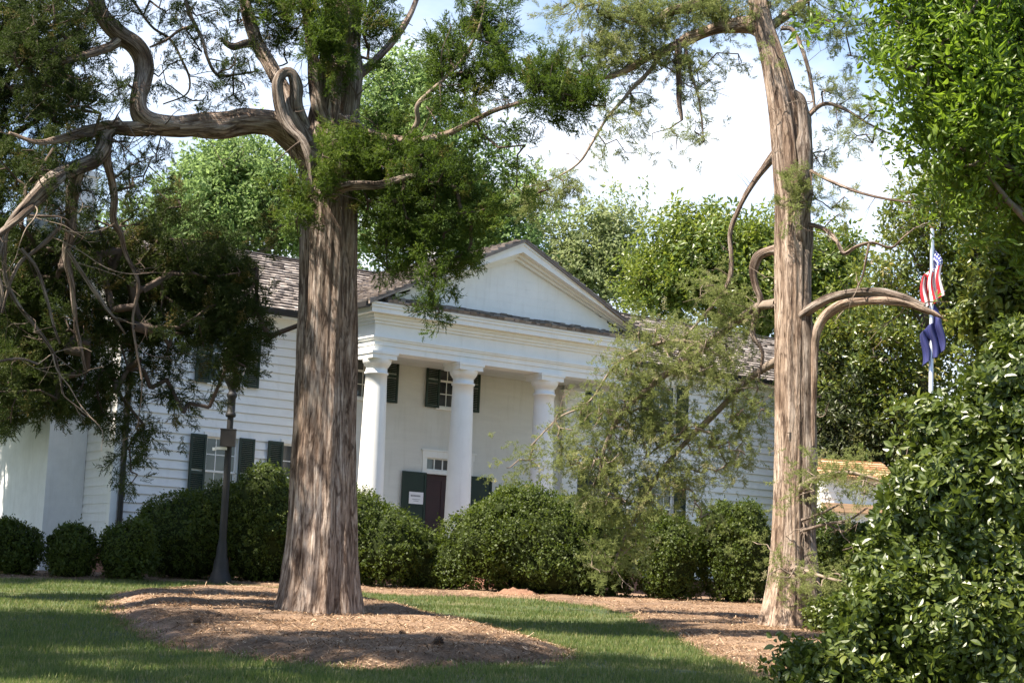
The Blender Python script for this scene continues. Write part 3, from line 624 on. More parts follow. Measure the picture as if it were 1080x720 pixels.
# windows, shutters, door
def window(cx, z0, z1, wd):
    a, b = cx - wd / 2, cx + wd / 2; m = Mesh(); f = 0.075; yf = D - 0.045
    m.box(a - f, a, yf, D + 0.12, z0 - 0.001, z1); m.box(b, b + f, yf, D + 0.12, z0 - 0.001, z1); m.box(a - f, b + f, yf - 0.012, D + 0.12, z1 + 0.001, z1 + 0.1); m.box(a - f - 0.03, b + f + 0.03, yf - 0.05, D + 0.12, z0 - 0.07, z0 - 0.002)
    wn = m.build('window', M_white, house)
    m = Mesh(); zm = 0.5 * (z0 + z1)
    for za, zb, yy in ((z0, zm + 0.02, D + 0.055), (zm - 0.02, z1, D + 0.025)):
        m.box(a + 0.001, a + 0.045, yy, yy + 0.028, za, zb); m.box(b - 0.045, b - 0.001, yy, yy + 0.028, za, zb); m.box(a + 0.045, b - 0.045, yy + 0.001, yy + 0.027, za, za + 0.045); m.box(a + 0.045, b - 0.045, yy + 0.001, yy + 0.027, zb - 0.045, zb)
        for q in (1, 2): x = a + 0.03 + (wd - 0.06) * q / 3; m.box(x - 0.011, x + 0.011, yy + 0.003, yy + 0.025, za + 0.045, zb - 0.045)
        zz = 0.5 * (za + zb); m.box(a + 0.045, b - 0.045, yy + 0.005, yy + 0.023, zz - 0.011, zz + 0.011)
    m.build('sash', M_white, wn)
    m = Mesh(); m.box(a + 0.03, b - 0.03, D + 0.036, D + 0.041, zm, z1 - 0.03); m.box(a + 0.03, b - 0.03, D + 0.066, D + 0.071, z0 + 0.03, zm); m.build('pane', M_glass, wn)
def shutter(xa, xb, z0, z1, y1, solid=False, mat=M_green, name='shutter'):
    m = Mesh(); y0 = y1 - 0.035; fr = 0.055; zs = [z0, z0 + (z1 - z0) * 0.47, z1] if not solid else [z0, z0 + (z1 - z0) * 0.62, z1]
    m.box(xa, xa + fr, y0, y1, z0, z1); m.box(xb - fr, xb, y0, y1, z0, z1)
    for k, z in enumerate(zs):
        za = z if k == 0 else (z - 0.04 if k == 1 else z - 0.07); m.box(xa + fr, xb - fr, y0 + 0.001, y1 - 0.001, za, za + 0.07)
    for p, q in zip(zs[:-1], zs[1:]):
        if solid: m.box(xa + fr, xb - fr, y0 + 0.018, y1 - 0.004, p + 0.03, q - 0.03); continue
        z = p + 0.08
        while z < q - 0.08:
            m.hexa([(x, y, zz) for dz in (0, 0.01) for (y, zz0) in ((y0 + 0.005, z), (y1 - 0.005, z + 0.03)) for x, zz in ((xa + fr, zz0 + dz), (xb - fr, zz0 + dz))]); z += 0.045
    return m.build(name, mat, house)
for cx, z0, z1, wd, sw in WINS:
    window(cx, z0, z1, wd)
    for s_ in (-1, 1):
        a = cx + s_ * (wd / 2 + 0.02); b = a + s_ * sw; shutter(min(a, b), max(a, b), z0 - 0.04, z1 + 0.03, D - 0.062)
a, b, z0, z1 = DOOR; m = Mesh(); yf = D - 0.03
m.box(a - 0.13, a, yf, D + 0.2, z0, z1); m.box(b, b + 0.13, yf, D + 0.2, z0, z1); m.box(a - 0.15, b + 0.15, yf - 0.02, D + 0.2, z1 + 0.001, z1 + 0.17); m.box(a - 0.19, b + 0.19, yf - 0.05, D + 0.1, z1 + 0.171, z1 + 0.21); m.box(a, b, yf + 0.01, D + 0.2, -2.07, -1.97)
m.build('door_frame', M_white, house)
m = Mesh(); zt0, zt1 = -1.97, z1
m.box(a, b, D + 0.05, D + 0.08, zt0, zt0 + 0.03); m.box(a, b, D + 0.05, D + 0.08, zt1 - 0.03, zt1)
for q in range(6): x = a + 0.015 + (b - a - 0.03) * q / 5; m.box(x - 0.015, x + 0.015, D + 0.045, D + 0.085, zt0 + 0.03, zt1 - 0.03)
trn = m.build('transom', M_white, house); m = Mesh(); m.box(a + 0.01, b - 0.01, D + 0.063, D + 0.069, zt0 + 0.02, zt1 - 0.02); m.build('pane', M_glass, trn)
m = Mesh(); m.box(a, b, D + 0.10, D + 0.14, z0, -2.071)
for xa, xb in ((a + 0.1, a + 0.58), (a + 0.72, b - 0.1)):
    for za, zb in ((z0 + 0.15, z0 + 0.85), (z0 + 1.0, -2.2)):
        m.box(xa, xb, D + 0.088, D + 0.101, za, za + 0.03); m.box(xa, xb, D + 0.088, D + 0.101, zb - 0.03, zb); m.box(xa, xa + 0.03, D + 0.088, D + 0.101, za + 0.03, zb - 0.03); m.box(xb - 0.03, xb, D + 0.088, D + 0.101, za + 0.03, zb - 0.03)
dr = m.build('door', M_maroon, house); m = Mesh(); m.lathe([(0.001, 0), (0.03, 0.01), (0.032, 0.03), (0.012, 0.05), (0.012, 0.075)], 12, (0, 0, 0)); k = m.build('knob', M_gold, dr); k.location = (b - 0.1, D + 0.03, FL + 1.0); k.rotation_euler = (-math.pi / 2, 0, 0)
shutter(2.21, 2.93, FL + 0.03, -2.06, D - 0.06, True, name='door_shutter'); shutter(4.30, 4.98, FL + 0.03, -2.04, D - 0.06, True, name='door_shutter')
m = Mesh(); tube(m, [(X0 + 0.19, D - 0.42, EZ + 0.02), (X0 + 0.19, D - 0.25, EZ - 0.2), (X0 + 0.19, D - 0.09, EZ - 0.4), (X0 + 0.19, D - 0.09, -1.0), (X0 + 0.19, D - 0.09, ZB)], [0.062] * 5, 10); m.build('downspout', M_black, house, smooth=True)
# paper notice on the open door shutter
nt_ = thing('notice', 'white paper notice taped to the dark green shutter beside the front door', 'notice', (HX, HY, HZ), HOUSE_YAW)
yp = D - 0.098
m = Mesh(); m.box(2.42, 2.85, yp - 0.003, yp, -2.87, -2.57); m.build('paper', M_paper, nt_)
m = Mesh()
x = 2.47
for wl in (0.05, 0.035, 0.045, 0.04, 0.05, 0.04, 0.035): m.box(x, x + wl - 0.008, yp - 0.0045, yp - 0.0031, -2.69, -2.645); x += wl
for z, xa, xb in ((-2.76, 2.52, 2.75), (-2.80, 2.56, 2.71)): m.box(xa, xb, yp - 0.0045, yp - 0.0031, z, z + 0.012)
m.build('lettering', M_ink, nt_)

# ------------------------------------------------------------------ lamp post
P = at(232, 613, 37.0); zl = float(ground_z(P[0], P[1])); lamp = thing('street_lamp', 'black iron lamp post with glass lantern in front of the dark hedge', 'lamp post', (P[0], P[1], zl))
m = Mesh(); m.lathe([(0.235, -0.05), (0.235, 0.10), (0.215, 0.13), (0.20, 0.2), (0.17, 0.26), (0.155, 0.42), (0.14, 0.5), (0.115, 0.58), (0.11, 0.75), (0.09, 0.85), (0.085, 0.9)], 32, flute=0.0); m.build('base', M_black, lamp, True)
m = Mesh(); m.lathe([(0.082, 0.9), (0.062, 4.0)], 48, flute=0.10, nf=16); m.build('post', M_black, lamp, True)
m = Mesh(); m.lathe([(0.065, 3.45), (0.10, 3.46), (0.11, 3.5), (0.10, 3.54), (0.085, 3.56), (0.085, 3.85), (0.105, 3.88), (0.11, 3.93), (0.085, 3.96), (0.07, 4.0), (0.11, 4.1), (0.16, 4.18), (0.19, 4.24), (0.19, 4.28), (0.001, 4.28)], 28); m.build('collar', M_black, lamp, True)
m = Mesh(); m.lathe([(0.15, 4.281), (0.21, 4.34), (0.25, 4.46), (0.27, 4.62), (0.265, 4.72), (0.255, 4.735)], 28); m.build('globe', M_lamp, lamp, True)
m = Mesh(); m.lathe([(0.29, 4.735), (0.29, 4.755), (0.255, 4.757)], 28); m.build('band', M_black, lamp, True)
m = Mesh(); m.lathe([(0.255, 4.757), (0.245, 4.82), (0.20, 4.92), (0.12, 5.0), (0.04, 5.04), (0.03, 5.09), (0.045, 5.11), (0.001, 5.17)], 28); m.build('lid', plain('lamp_lid', (0.62, 0.64, 0.68), 0.3, 0.05, 4), lamp, True)
m = Mesh(); m.box(-0.155, 0.155, -0.21, -0.08, 2.83, 3.18); m.box(-0.165, 0.165, -0.215, -0.08, 3.17, 3.195); m.box(-0.06, 0.06, -0.09, 0.0, 2.9, 3.1); m.build('control_box', M_brownbox, lamp)
m = Mesh(); m.box(-0.26, -0.02, -0.14, -0.05, 2.76, 2.815); m.box(-0.31, -0.25, -0.15, -0.04, 2.74, 2.80); m.build('camera_unit', M_white, lamp)

# ------------------------------------------------------------------ shed behind the right-hand cedar
c = at(905, 520, 46.5); shed = thing('shed', 'small sunlit shed with board roof behind the pale cedar', 'shed', (c[0], c[1], float(ground_z(c[0], c[1]))), 0.25)
def shed_parts():
    zb = at(905, 536, 46.5)[2] - shed.location.z; zt = at(905, 504, 46.5)[2] - shed.location.z; zr = at(905, 484, 46.5)[2] - shed.location.z
    m = Mesh(); boards(m, -1.0, 0.95, 0.0, zt, lambda u, o, z: (u, -o, z), (), 0.16, 0.015); boards(m, 0.0, 1.6, 0.0, zt, lambda u, o, z: (-1.0 - o, u, z), (), 0.16, 0.015); boards(m, 0.0, 1.6, 0.0, zt, lambda u, o, z: (0.95 + o, u, z), (), 0.16, 0.015); boards(m, -1.0, 0.95, 0.0, zt, lambda u, o, z: (u, 1.6 + o, z), (), 0.16, 0.015); m.build('wall', M_white, shed)
    m = Mesh(); slope(m, (-1.1, -0.25, zt - 0.06), (1, 0, 0), (0, 1.05, zr - zt + 0.05), 2.15, 1.18, 0.16, wid=(0.5, 1.0)); m.hexa([(x, y, z) for dz in (0.0, 0.03) for (y, zz) in ((1.85, zt - 0.06), (0.8, zr)) for x, z in ((-1.1, zz + dz), (1.05, zz + dz))]); m.build('roof', M_shedboard, shed)
    m = Mesh(); m.box(-1.05, 1.0, -0.16, -0.02, zb - 0.12, zb + 0.10); m.box(0.62, 0.72, -0.17, -0.162, zb - 0.1, zb + 0.4); m.build('trim_board', M_shedboard, shed)
shed_parts()

# ------------------------------------------------------------------ flagpole and flags
P = at(984, 640, 45.0); zt = at(983, 241, 45.0); fp = thing('flagpole', 'tall silver flagpole among the trees on the right', 'flagpole', (zt[0], 45.0, float(ground_z(P[0], 45.0))))
h = zt[2] - fp.location.z
m = Mesh(); m.lathe([(0.16, 0), (0.16, 0.1), (0.075, 0.12), (0.045, h)], 16); m.build('pole', M_steel, fp, True)
m = Mesh(); m.lathe([(0.001, h), (0.05, h + 0.02), (0.07, h + 0.07), (0.05, h + 0.12), (0.001, h + 0.14)], 14); m.build('finial', M_gold, fp, True)
m = Mesh(); m.box(0.05, 0.058, -0.004, 0.004, 1.2, h - 0.05); m.build('halyard', M_paper, fp)
def flagmat(usa):
    m, t, b = nodes('flag_cloth_striped' if usa else 'flag_cloth_navy')
    uv = N(t, 'ShaderNodeUVMap'); uv.uv_map = 'UVMap'; sx = N(t, 'ShaderNodeSeparateXYZ'); t.links.new(uv.outputs[0], sx.inputs[0])
    def mt(op, a, b_=None):
        n = N(t, 'ShaderNodeMath'); n.operation = op
        for i, v in enumerate((a, b_)):
            if v is None: continue
            if isinstance(v, (int, float)): n.inputs[i].default_value = v
            else: t.links.new(v, n.inputs[i])
        return n.outputs[0]
    if usa:
        st = mt('MODULO', mt('FLOOR', mt('MULTIPLY', sx.outputs[1], 13.0)), 2.0)
        c1 = N(t, 'ShaderNodeMix'); c1.data_type = 'RGBA'; c1.inputs[6].default_value = (0.55, 0.02, 0.035, 1); c1.inputs[7].default_value = (0.8, 0.78, 0.76, 1); t.links.new(st, c1.inputs[0])
        can = mt('MULTIPLY', mt('LESS_THAN', sx.outputs[0], 0.4), mt('LESS_THAN', sx.outputs[1], 0.54))
        fx = mt('SUBTRACT', mt('FRACT', mt('MULTIPLY', sx.outputs[0], 15.0)), 0.5); fy = mt('SUBTRACT', mt('FRACT', mt('MULTIPLY', sx.outputs[1], 9.3)), 0.5)
        star = mt('LESS_THAN', mt('ADD', mt('MULTIPLY', fx, fx), mt('MULTIPLY', fy, fy)), 0.07)
        c2 = N(t, 'ShaderNodeMix'); c2.data_type = 'RGBA'; c2.inputs[6].default_value = (0.03, 0.04, 0.20, 1); c2.inputs[7].default_value = (0.8, 0.8, 0.8, 1); t.links.new(star, c2.inputs[0])
        c3 = N(t, 'ShaderNodeMix'); c3.data_type = 'RGBA'; t.links.new(can, c3.inputs[0]); t.links.new(c1.outputs[2], c3.inputs[6]); t.links.new(c2.outputs[2], c3.inputs[7]); t.links.new(c3.outputs[2], b.inputs['Base Color'])
    else:
        n = N(t, 'ShaderNodeTexNoise', Scale=3.0); r = ramp(t, [(0.3, (0.010, 0.013, 0.075)), (0.7, (0.028, 0.034, 0.15))]); t.links.new(n.outputs[0], r.inputs[0]); t.links.new(r.outputs[0], b.inputs['Base Color'])
    b.inputs['Roughness'].default_value = 0.7
    return m
def limp_flag(name, label, ztop, hoist, fly, mat, seed):
    ns, n_t = 60, 26; s, t = np.meshgrid(np.linspace(0, 1, ns), np.linspace(0, 1, n_t)); 
    g = np.clip(s / 0.38, 0, 1); g = g * g * (3 - 2 * g)
    x = 0.05 + g * (0.52 * (1 - t) - 0.30 + 0.05 * np.sin(s * 7 + seed)) + 0.02 * np.sin(t * 17 + seed)
    y = -0.06 * g + 0.085 * np.sin(t * 16 + s * 3 + seed) * (0.25 + g) * 0.8
    z = -t * hoist * (1 - 0.62 * g) - fly * 0.86 * s ** 1.1 + 0.03 * np.sin(t * 9 + seed)
    V = np.stack([x, y, z], -1).reshape(-1, 3); i, j = np.meshgrid(np.arange(n_t - 1), np.arange(ns - 1), indexing='ij')
    Fc = np.stack([i * ns + j, i * ns + j + 1, (i + 1) * ns + j + 1, (i + 1) * ns + j], -1).reshape(-1, 4)
    m = Mesh(); m.add(V, Fc, np.stack([s, t], -1).reshape(-1, 2) + 1e-4); o = m.build(name, mat, smooth=True); o.location = (zt[0], 45.0, ztop); sf = o.modifiers.new('thickness', 'SOLIDIFY'); sf.thickness = 0.004
    return tag(o, label, 'flag')
limp_flag('striped_flag', 'limp red, white and blue striped flag high on the pole', at(985, 260, 45)[2], 1.0, 1.5, flagmat(True), 0.4)
limp_flag('navy_flag', 'limp dark navy blue flag hanging below the striped one', at(985, 320, 45)[2], 1.0, 1.45, flagmat(False), 2.0)

# ------------------------------------------------------------------ foliage helpers
def frames(ax, roll):
    ax = ax / (np.linalg.norm(ax, axis=1)[:, None] + 1e-9)
    ref = np.where(np.abs(ax[:, 2:3]) < 0.95, np.array([[0, 0, 1.0]]), np.array([[1.0, 0, 0]]))
    x = np.cross(ref, ax); x /= np.linalg.norm(x, axis=1)[:, None] + 1e-9; y = np.cross(ax, x)
    c, s = np.cos(roll)[:, None], np.sin(roll)[:, None]
    return x * c + y * s, y * c - x * s, ax
def scatter(m, temps, P, ax, sc, tone, tvar=0.0):
    """place leaf-spray templates at P along axes ax"""
    X, Y, Z = frames(ax, RNG.random(len(P)) * 6.283); which = RNG.integers(0, len(temps), len(P))
    for k, (TV, TF) in enumerate(temps):
        q = np.where(which == k)[0]
        if not len(q): continue
        V = P[q][:, None, :] + sc[q][:, None, None] * (TV[None, :, 0:1] * X[q][:, None, :] + TV[None, :, 1:2] * Y[q][:, None, :] + TV[None, :, 2:3] * Z[q][:, None, :])
        Fc = (TF[None] + (np.arange(len(q)) * len(TV))[:, None, None]).reshape(-1, TF.shape[1])
        m.add(V.reshape(-1, 3), Fc, None, np.repeat(np.maximum(tone[q], 1e-3), len(TV)))
def spray_template(seed, nb=17, nl=13, spread=0.55, bl=0.17, bw=0.032, droop=0.0):
    """feathery cedar spray of unit length along +Z: branchlets set with narrow scale-leaf tufts"""
    r = np.random.default_rng(seed); V, k = [], 0
    for b in range(nb):
        t0 = 0.05 + 0.9 * b / nb; a = r.random() * 6.283; o = np.array([0.04 * r.normal(), 0.04 * r.normal(), t0])
        d = np.array([math.cos(a) * spread, math.sin(a) * spread, 0.55 + 0.5 * r.random()]); d /= np.linalg.norm(d); ln = (0.50 - 0.28 * t0) * (0.7 + 0.6 * r.random())
        for q in range(nl):
            p = o + d * ln * (q + 0.5) / nl + np.array([0, 0, -droop * ((q + 1) / nl) ** 2 * ln])
            e = d + 0.75 * r.normal(size=3); e /= np.linalg.norm(e); sd_ = np.cross(e, r.normal(size=3)); sd_ /= np.linalg.norm(sd_); l_ = bl * (0.6 + 0.7 * r.random()) * 0.7
            V += [p - sd_ * bw * 0.5, p + sd_ * bw * 0.5, p + e * l_]
    V = np.array(V); return V, np.arange(len(V)).reshape(-1, 3)
def leafy_template(seed, n=26, L_=0.22, Wd=0.5, spread=1.0, droop=0.15, oval=False):
    """clump of separate bent leaves round a twig of unit length along +Z"""
    r = np.random.default_rng(seed); V, Fs = [], []
    for i in range(n):
        t = 0.15 + 0.85 * r.random(); a = i * 2.4 + r.normal() * 0.4
        o = np.array([0.06 * r.normal(), 0.06 * r.normal(), t]) + np.array([math.cos(a), math.sin(a), 0]) * spread * 0.34 * r.random()
        d = np.array([math.cos(a), math.sin(a), 0.5 * r.normal() + 0.25 - droop * 2 * r.random()]); d /= np.linalg.norm(d)
        l_ = L_ * (0.65 + 0.6 * r.random()); sd_ = np.cross(d, np.array([0, 0, 1.0]) + 0.5 * r.normal(size=3)); sd_ /= np.linalg.norm(sd_) + 1e-9; up = np.cross(sd_, d); hw = l_ * Wd * 0.5
        k = len(V); fold = 0.18 * l_
        if oval:        # rounded blade, eight edges round the midrib
            q = [(0.0, 0.0), (0.22, 0.72), (0.50, 1.0), (0.78, 0.66), (1.0, 0.0), (0.78, -0.66), (0.50, -1.0), (0.22, -0.72)]
            V += [o + d * l_ * a_ + sd_ * hw * b_ + up * (fold * 0.6 * abs(b_) - droop * l_ * a_ * a_) for a_, b_ in q] + [o + d * l_ * 0.5 - up * droop * l_ * 0.25]
            Fs += [(k + e, k + (e + 1) % 8, k + 8) for e in range(8)]
            continue
        V += [o, o + d * l_ * 0.42 + sd_ * hw + up * fold * 0.6, o + d * l_ - up * droop * l_, o + d * l_ * 0.42 - sd_ * hw + up * fold * 0.6, o + d * l_ * 0.5]
        Fs += [(k, k + 1, k + 4), (k + 1, k + 2, k + 4), (k + 2, k + 3, k + 4), (k + 3, k, k + 4)]
    return np.array(V), np.array(Fs)

def grow(nodes_, rad, targets, step=0.35, sag=0.15, wander=0.12):
    """join every target to the nearest piece of branch, so the twigs fork as they would"""
    P = [np.array(p) for p in nodes_]; par = [-1] * len(P); nroot = len(P); arr = np.array(P)
    d0 = np.min(np.linalg.norm(targets[:, None, :] - arr[None], axis=2), axis=1); order = np.argsort(d0); chains, ends = [], []
    buf = np.zeros((len(P) + len(targets) * 12 + 10, 3)); buf[:len(P)] = arr; n = len(P)
    for q in order:
        t = targets[q]; dd = np.linalg.norm(buf[:n] - t, axis=1); dd[:nroot] *= 1.12; i = int(np.argmin(dd)); a = buf[i].copy(); dist = np.linalg.norm(t - a)
        k = min(10, max(1, int(dist / step))); prev = i; ch = [i]; lat = RNG.normal(size=3) * wander * dist
        for s in range(1, k + 1):
            f = s / k; p = a + (t - a) * f + lat * math.sin(f * math.pi) + np.array([0, 0, sag * dist * math.sin(f * math.pi)])
            if n >= len(buf): break
            buf[n] = p; par.append(prev); prev = n; n += 1; ch.append(prev)
        chains.append(ch); ends.append((q, buf[ch[-1]] - buf[ch[-2]] if len(ch) > 1 else np.array([0, 0, 1.0])))
    cnt = np.zeros(n)
    for ch in chains: cnt[ch[-1]] += 1
    for i in range(n - 1, nroot - 1, -1): cnt[par[i]] += cnt[i]
    dirs = np.zeros((len(targets), 3))
    for q, d in ends: dirs[q] = d
    return buf[:n], chains, cnt, dirs, nroot
def twigs(m, g, r0=0.004, k=0.0042, rmax=0.09, sides=4):
    buf, chains, cnt, _, nroot = g
    for ch in chains:
        if len(ch) < 2: continue
        P = buf[ch]; c = cnt[ch].copy(); c[0] = c[1] if ch[0] < nroot else min(c[0], c[1] + 2)
        tube(m, P, np.minimum(rmax, r0 + k * np.sqrt(np.maximum(c, 1) - 1 + 0.2)), sides)
def ellip(n, shell=0.0):
    v = RNG.normal(size=(n, 3)); v /= np.linalg.norm(v, axis=1)[:, None]; return v * ((shell + (1 - shell) * RNG.random(n)) ** (1 / 2.2))[:, None]
def pixel_region(regs, y0, dens):
    """crown lobes listed as (u, v, ru, rv, depth offset, depth radius, density)"""
    out_, ton = [], []
    for (u, v, ru, rv, dy, rd, k) in regs:
        c = at(u, v, y0 + dy); s = (y0 + dy) / F; n = max(3, int(dens * k * ru * rv * s * s * 90)); e = ellip(n)
        out_.append(c + e * np.array([ru * s, rd, rv * s])); ton.append(np.full(n, RNG.normal() * 0.06))
    return np.concatenate(out_), np.concatenate(ton)
def limb(pts, y0, step=0.12):
    P = np.array([at(u, v, y0 + dy) for u, v, r_, dy in pts]); R = np.array([r_ * (y0 + dy) / F for u, v, r_, dy in pts]); return smooth_path(P, R, step)
def gnarl(seed, amp=0.16, strands=5):
    def f(A, S_, R):
        bump = np.maximum(0, pnoise2(A, S_, 0.8, 2.3, seed + 9) - 0.35)
        return R * (0.93 + amp * 1.3 * pnoise2(A + S_ * 0.5, S_, 0.9, 1.4, seed) + amp * 0.9 * pnoise2(A + S_ * 0.4, S_, strands * 0.5, 2.0, seed + 3) + 0.10 * pnoise2(A, S_, 5.0, 3.5, seed + 5) + 0.7 * bump)
    return f
def fluted(seed, lobes, flare_h, flare=0.32, rough=0.08):
    r = np.random.default_rng(seed); ph = r.random(len(lobes)) * 6.283
    def f(A, S_, R):
        base = np.exp(-S_ / flare_h); k = np.ones_like(R)
        for (n, a), p in zip(lobes, ph):
            k = k + a * (0.55 + 1.6 * base) * np.cos(n * A + p + 0.10 * S_ + 0.35 * np.sin(S_ * 0.8 + n))
        k = k + flare * base * (0.6 + 0.8 * np.maximum(0, np.cos(5 * A + ph[0])))
        k = k + rough * pnoise2(A, S_, 3.2, 0.45, seed) + rough * 0.6 * pnoise2(A, S_, 8.0, 0.8, seed + 2) + 0.02 * pnoise2(A, S_, 16.0, 2.4, seed + 4)
        return R * k
    return f

CEDAR = [spray_template(s) for s in range(6)]
CEDAR_DROOP = [spray_template(20 + s, 15, 12, 0.45, 0.16, 0.028, 0.5) for s in range(6)]
BROAD = [leafy_template(s) for s in range(5)]
BROADBIG = [leafy_template(40 + s, 38, 0.215, 0.42, 1.2, 0.35, True) for s in range(5)]
MAG = [leafy_template(60 + s, 34, 0.25, 0.46, 1.15, 0.10) for s in range(5)]

# ------------------------------------------------------------------ trees
def tree(name, label, base, group=None):
    return thing(name, label, 'tree', base, 0, group)
def crown(root, sk, rad, targets, tones, temps, mat, size, up=0.0, down=0.0, twigmat=None, kw=None, per=1, extra=None, name='crown', jitter=0.12):
    g = grow(sk, rad, targets, **(kw or {}))
    m = Mesh(); twigs(m, g, **(extra or {})); world_child(m.build('twigs', twigmat or M_twig, smooth=True), root)
    d = g[3]; d = d / (np.linalg.norm(d, axis=1)[:, None] + 1e-9)
    P = np.repeat(targets, per, 0); ax = np.repeat(d, per, 0) + RNG.normal(size=(len(P), 3)) * 0.55 + np.array([0, 0, up - down]); P = P + RNG.normal(size=P.shape) * jitter * (per > 1)
    sc = size * (0.65 + 0.7 * RNG.random(len(P))); P = P - ax / (np.linalg.norm(ax, axis=1)[:, None] + 1e-9) * sc[:, None] * 0.35
    tn = np.clip(np.repeat(tones, per) + 0.20 + 0.11 * RNG.normal(size=len(P)) + 0.20 * vnoise(P, 1.3, 31), 0.002, 0.75)
    print(root['label'][:40], name, 'tufts', len(P))
    tn = np.where(RNG.random(len(P)) < 0.05, 0.72, tn)
    m = Mesh(); scatter(m, temps, P, ax, sc, tn); return world_child(m.build(name, mat), root)

# --- the massive red cedar, left of centre
B = on_ground(338, 655); TY = float(B[1])
cedar = tree('cedar_tree', 'massive fluted red cedar standing on the mulch mound left of the portico', B)
trunk_px = [(334, 690, 46, 0.0), (336, 655, 45, 0.0), (338, 610, 40, 0), (340, 540, 36.5, 0), (342, 460, 34.5, 0), (343.5, 380, 33, 0), (345, 300, 32.5, 0), (346, 230, 33, 0), (347, 180, 35, 0), (350, 140, 32, 0), (353, 105, 27, 0), (356, 70, 24, 0), (359, 30, 22, 0.1), (364, -30, 19, 0.2), (372, -110, 15, 0.3), (378, -200, 10, 0.3), (384, -300, 5, 0.3)]
P, R = limb(trunk_px, TY, 0.05)
m = Mesh(); tube(m, P, R * 0.93, 128, fluted(3, [(3, 0.035), (5, 0.05), (8, 0.045), (12, 0.04), (19, 0.026)], 0.55, 0.30, 0.08), twist=0.05)
trunk = world_child(m.build('trunk', M_bark1, smooth=True), cedar)
def add_limb(root, pts, y0, mat, name, seed, n=18, amp=0.16, step=0.08, snags=1.0):
    P, R = limb(pts, y0, min(step, 0.05)); R = R * 0.85; m = Mesh(); tube(m, P, R, max(n, 14), gnarl(seed, amp))
    q = np.random.default_rng(seed)
    for k in range(int(len(P) * 0.05 * snags)):     # broken side twigs
        i = q.integers(2, len(P) - 1); d = q.normal(size=3); d[2] += 0.3; d /= np.linalg.norm(d); ln = R[i] + 0.12 + 0.5 * q.random() ** 2; r0 = min(R[i] * 0.32, 0.004 + 0.014 * q.random())
        mid = P[i] + d * ln * 0.5 + q.normal(size=3) * 0.04; tube(m, [P[i], mid, P[i] + d * ln + q.normal(size=3) * 0.08], [r0, r0 * 0.75, r0 * 0.35], 5)
        if ln > 0.3: e = q.normal(size=3) * 0.15; tube(m, [mid, mid + e * 0.6 + d * 0.06, mid + e * 1.3 + d * 0.14], [r0 * 0.6, r0 * 0.45, r0 * 0.25], 4)
    world_child(m.build(name, mat, smooth=True), root); return P[::5], R[::5]
SK, SR = [P[::6][len(P[::6]) // 3:]], [R[::6][len(P[::6]) // 3:]]
def lb(*a, **k):
    p, r = add_limb(*a, **k); SK.append(p); SR.append(r)
lb(cedar, [(352, 190, 24, 0), (332, 168, 23, -0.15), (310, 146, 20.5, -0.3), (287, 131, 18, -0.5), (260, 128, 16.5, -0.7), (233, 130.5, 15.5, -0.9), (205, 133, 14, -1.1), (185, 134, 13, -1.2), (160, 130, 14, -1.3), (147, 118, 13.5, -1.35), (147, 98, 12.5, -1.3), (151, 78, 12.5, -1.2), (150, 62, 12.5, -1.2), (142, 48, 12, -1.3), (125, 36, 11.5, -1.4), (110, 20, 10.5, -1.5), (101, 2, 10, -1.6), (95, -25, 9, -1.7), (98, -70, 7, -1.6), (90, -130, 4, -1.5)], TY, M_bark1, 'limb', 11)
lb(cedar, [(190, 134, 8, -1.25), (165, 134.5, 10.5, -1.3), (140, 134, 9.5, -1.35), (115, 134, 8, -1.5), (90, 138, 6, -1.7), (66, 146, 5, -2.0), (40, 150, 3.5, -2.2), (10, 140, 2, -2.4)], TY, M_bark1, 'limb', 12)
lb(cedar, [(128, 40, 8, -1.4), (118, 48, 6.5, -1.5), (100, 55, 5.5, -1.7), (82, 60, 4.8, -1.9), (62, 67, 4, -2.0), (48, 75, 3, -2.1), (36, 70, 2, -2.2)], TY, M_bark1, 'limb', 13, n=10)
lb(cedar, [(128, 130, 8, -1.4), (112, 142, 9, -1.5), (108, 158, 10, -1.6), (98, 170, 10, -1.7), (80, 177, 9, -1.9), (60, 186, 8.5, -2.1), (44, 198, 7.5, -2.3), (28, 215, 6.5, -2.4), (14, 230, 5.5, -2.5), (3, 250, 5, -2.6), (-4, 280, 4, -2.7), (2, 310, 3, -2.7), (-6, 350, 2, -2.7)], TY, M_dead, 'dead_limb', 14)
lb(cedar, [(70, 182, 5.5, -2.0), (52, 200, 5, -2.2), (40, 212, 4.5, -2.3), (25, 226, 4.5, -2.5), (8, 240, 4.5, -2.6), (-8, 252, 4, -2.7)], TY, M_dead, 'dead_limb', 15, n=10)
lb(cedar, [(110, 150, 6, -1.5), (113, 172, 6, -1.4), (118, 190, 5.5, -1.2), (121, 210, 5, -1.1), (120, 232, 4.5, -1.0), (128, 248, 4, -0.9), (133, 268, 3, -0.8), (146, 300, 2.4, -0.7), (140, 340, 2, -0.6), (150, 400, 1.4, -0.5)], TY, M_bark1, 'limb', 16, n=10)
lb(cedar, [(88, 172, 7, -1.8), (80, 195, 7.5, -1.7), (76, 220, 7.5, -1.6), (74, 245, 6.5, -1.6), (70, 270, 5.5, -1.5), (76, 300, 4, -1.4), (80, 340, 3, -1.2), (90, 390, 2, -1.0)], TY, M_bark1, 'limb', 17, n=12)
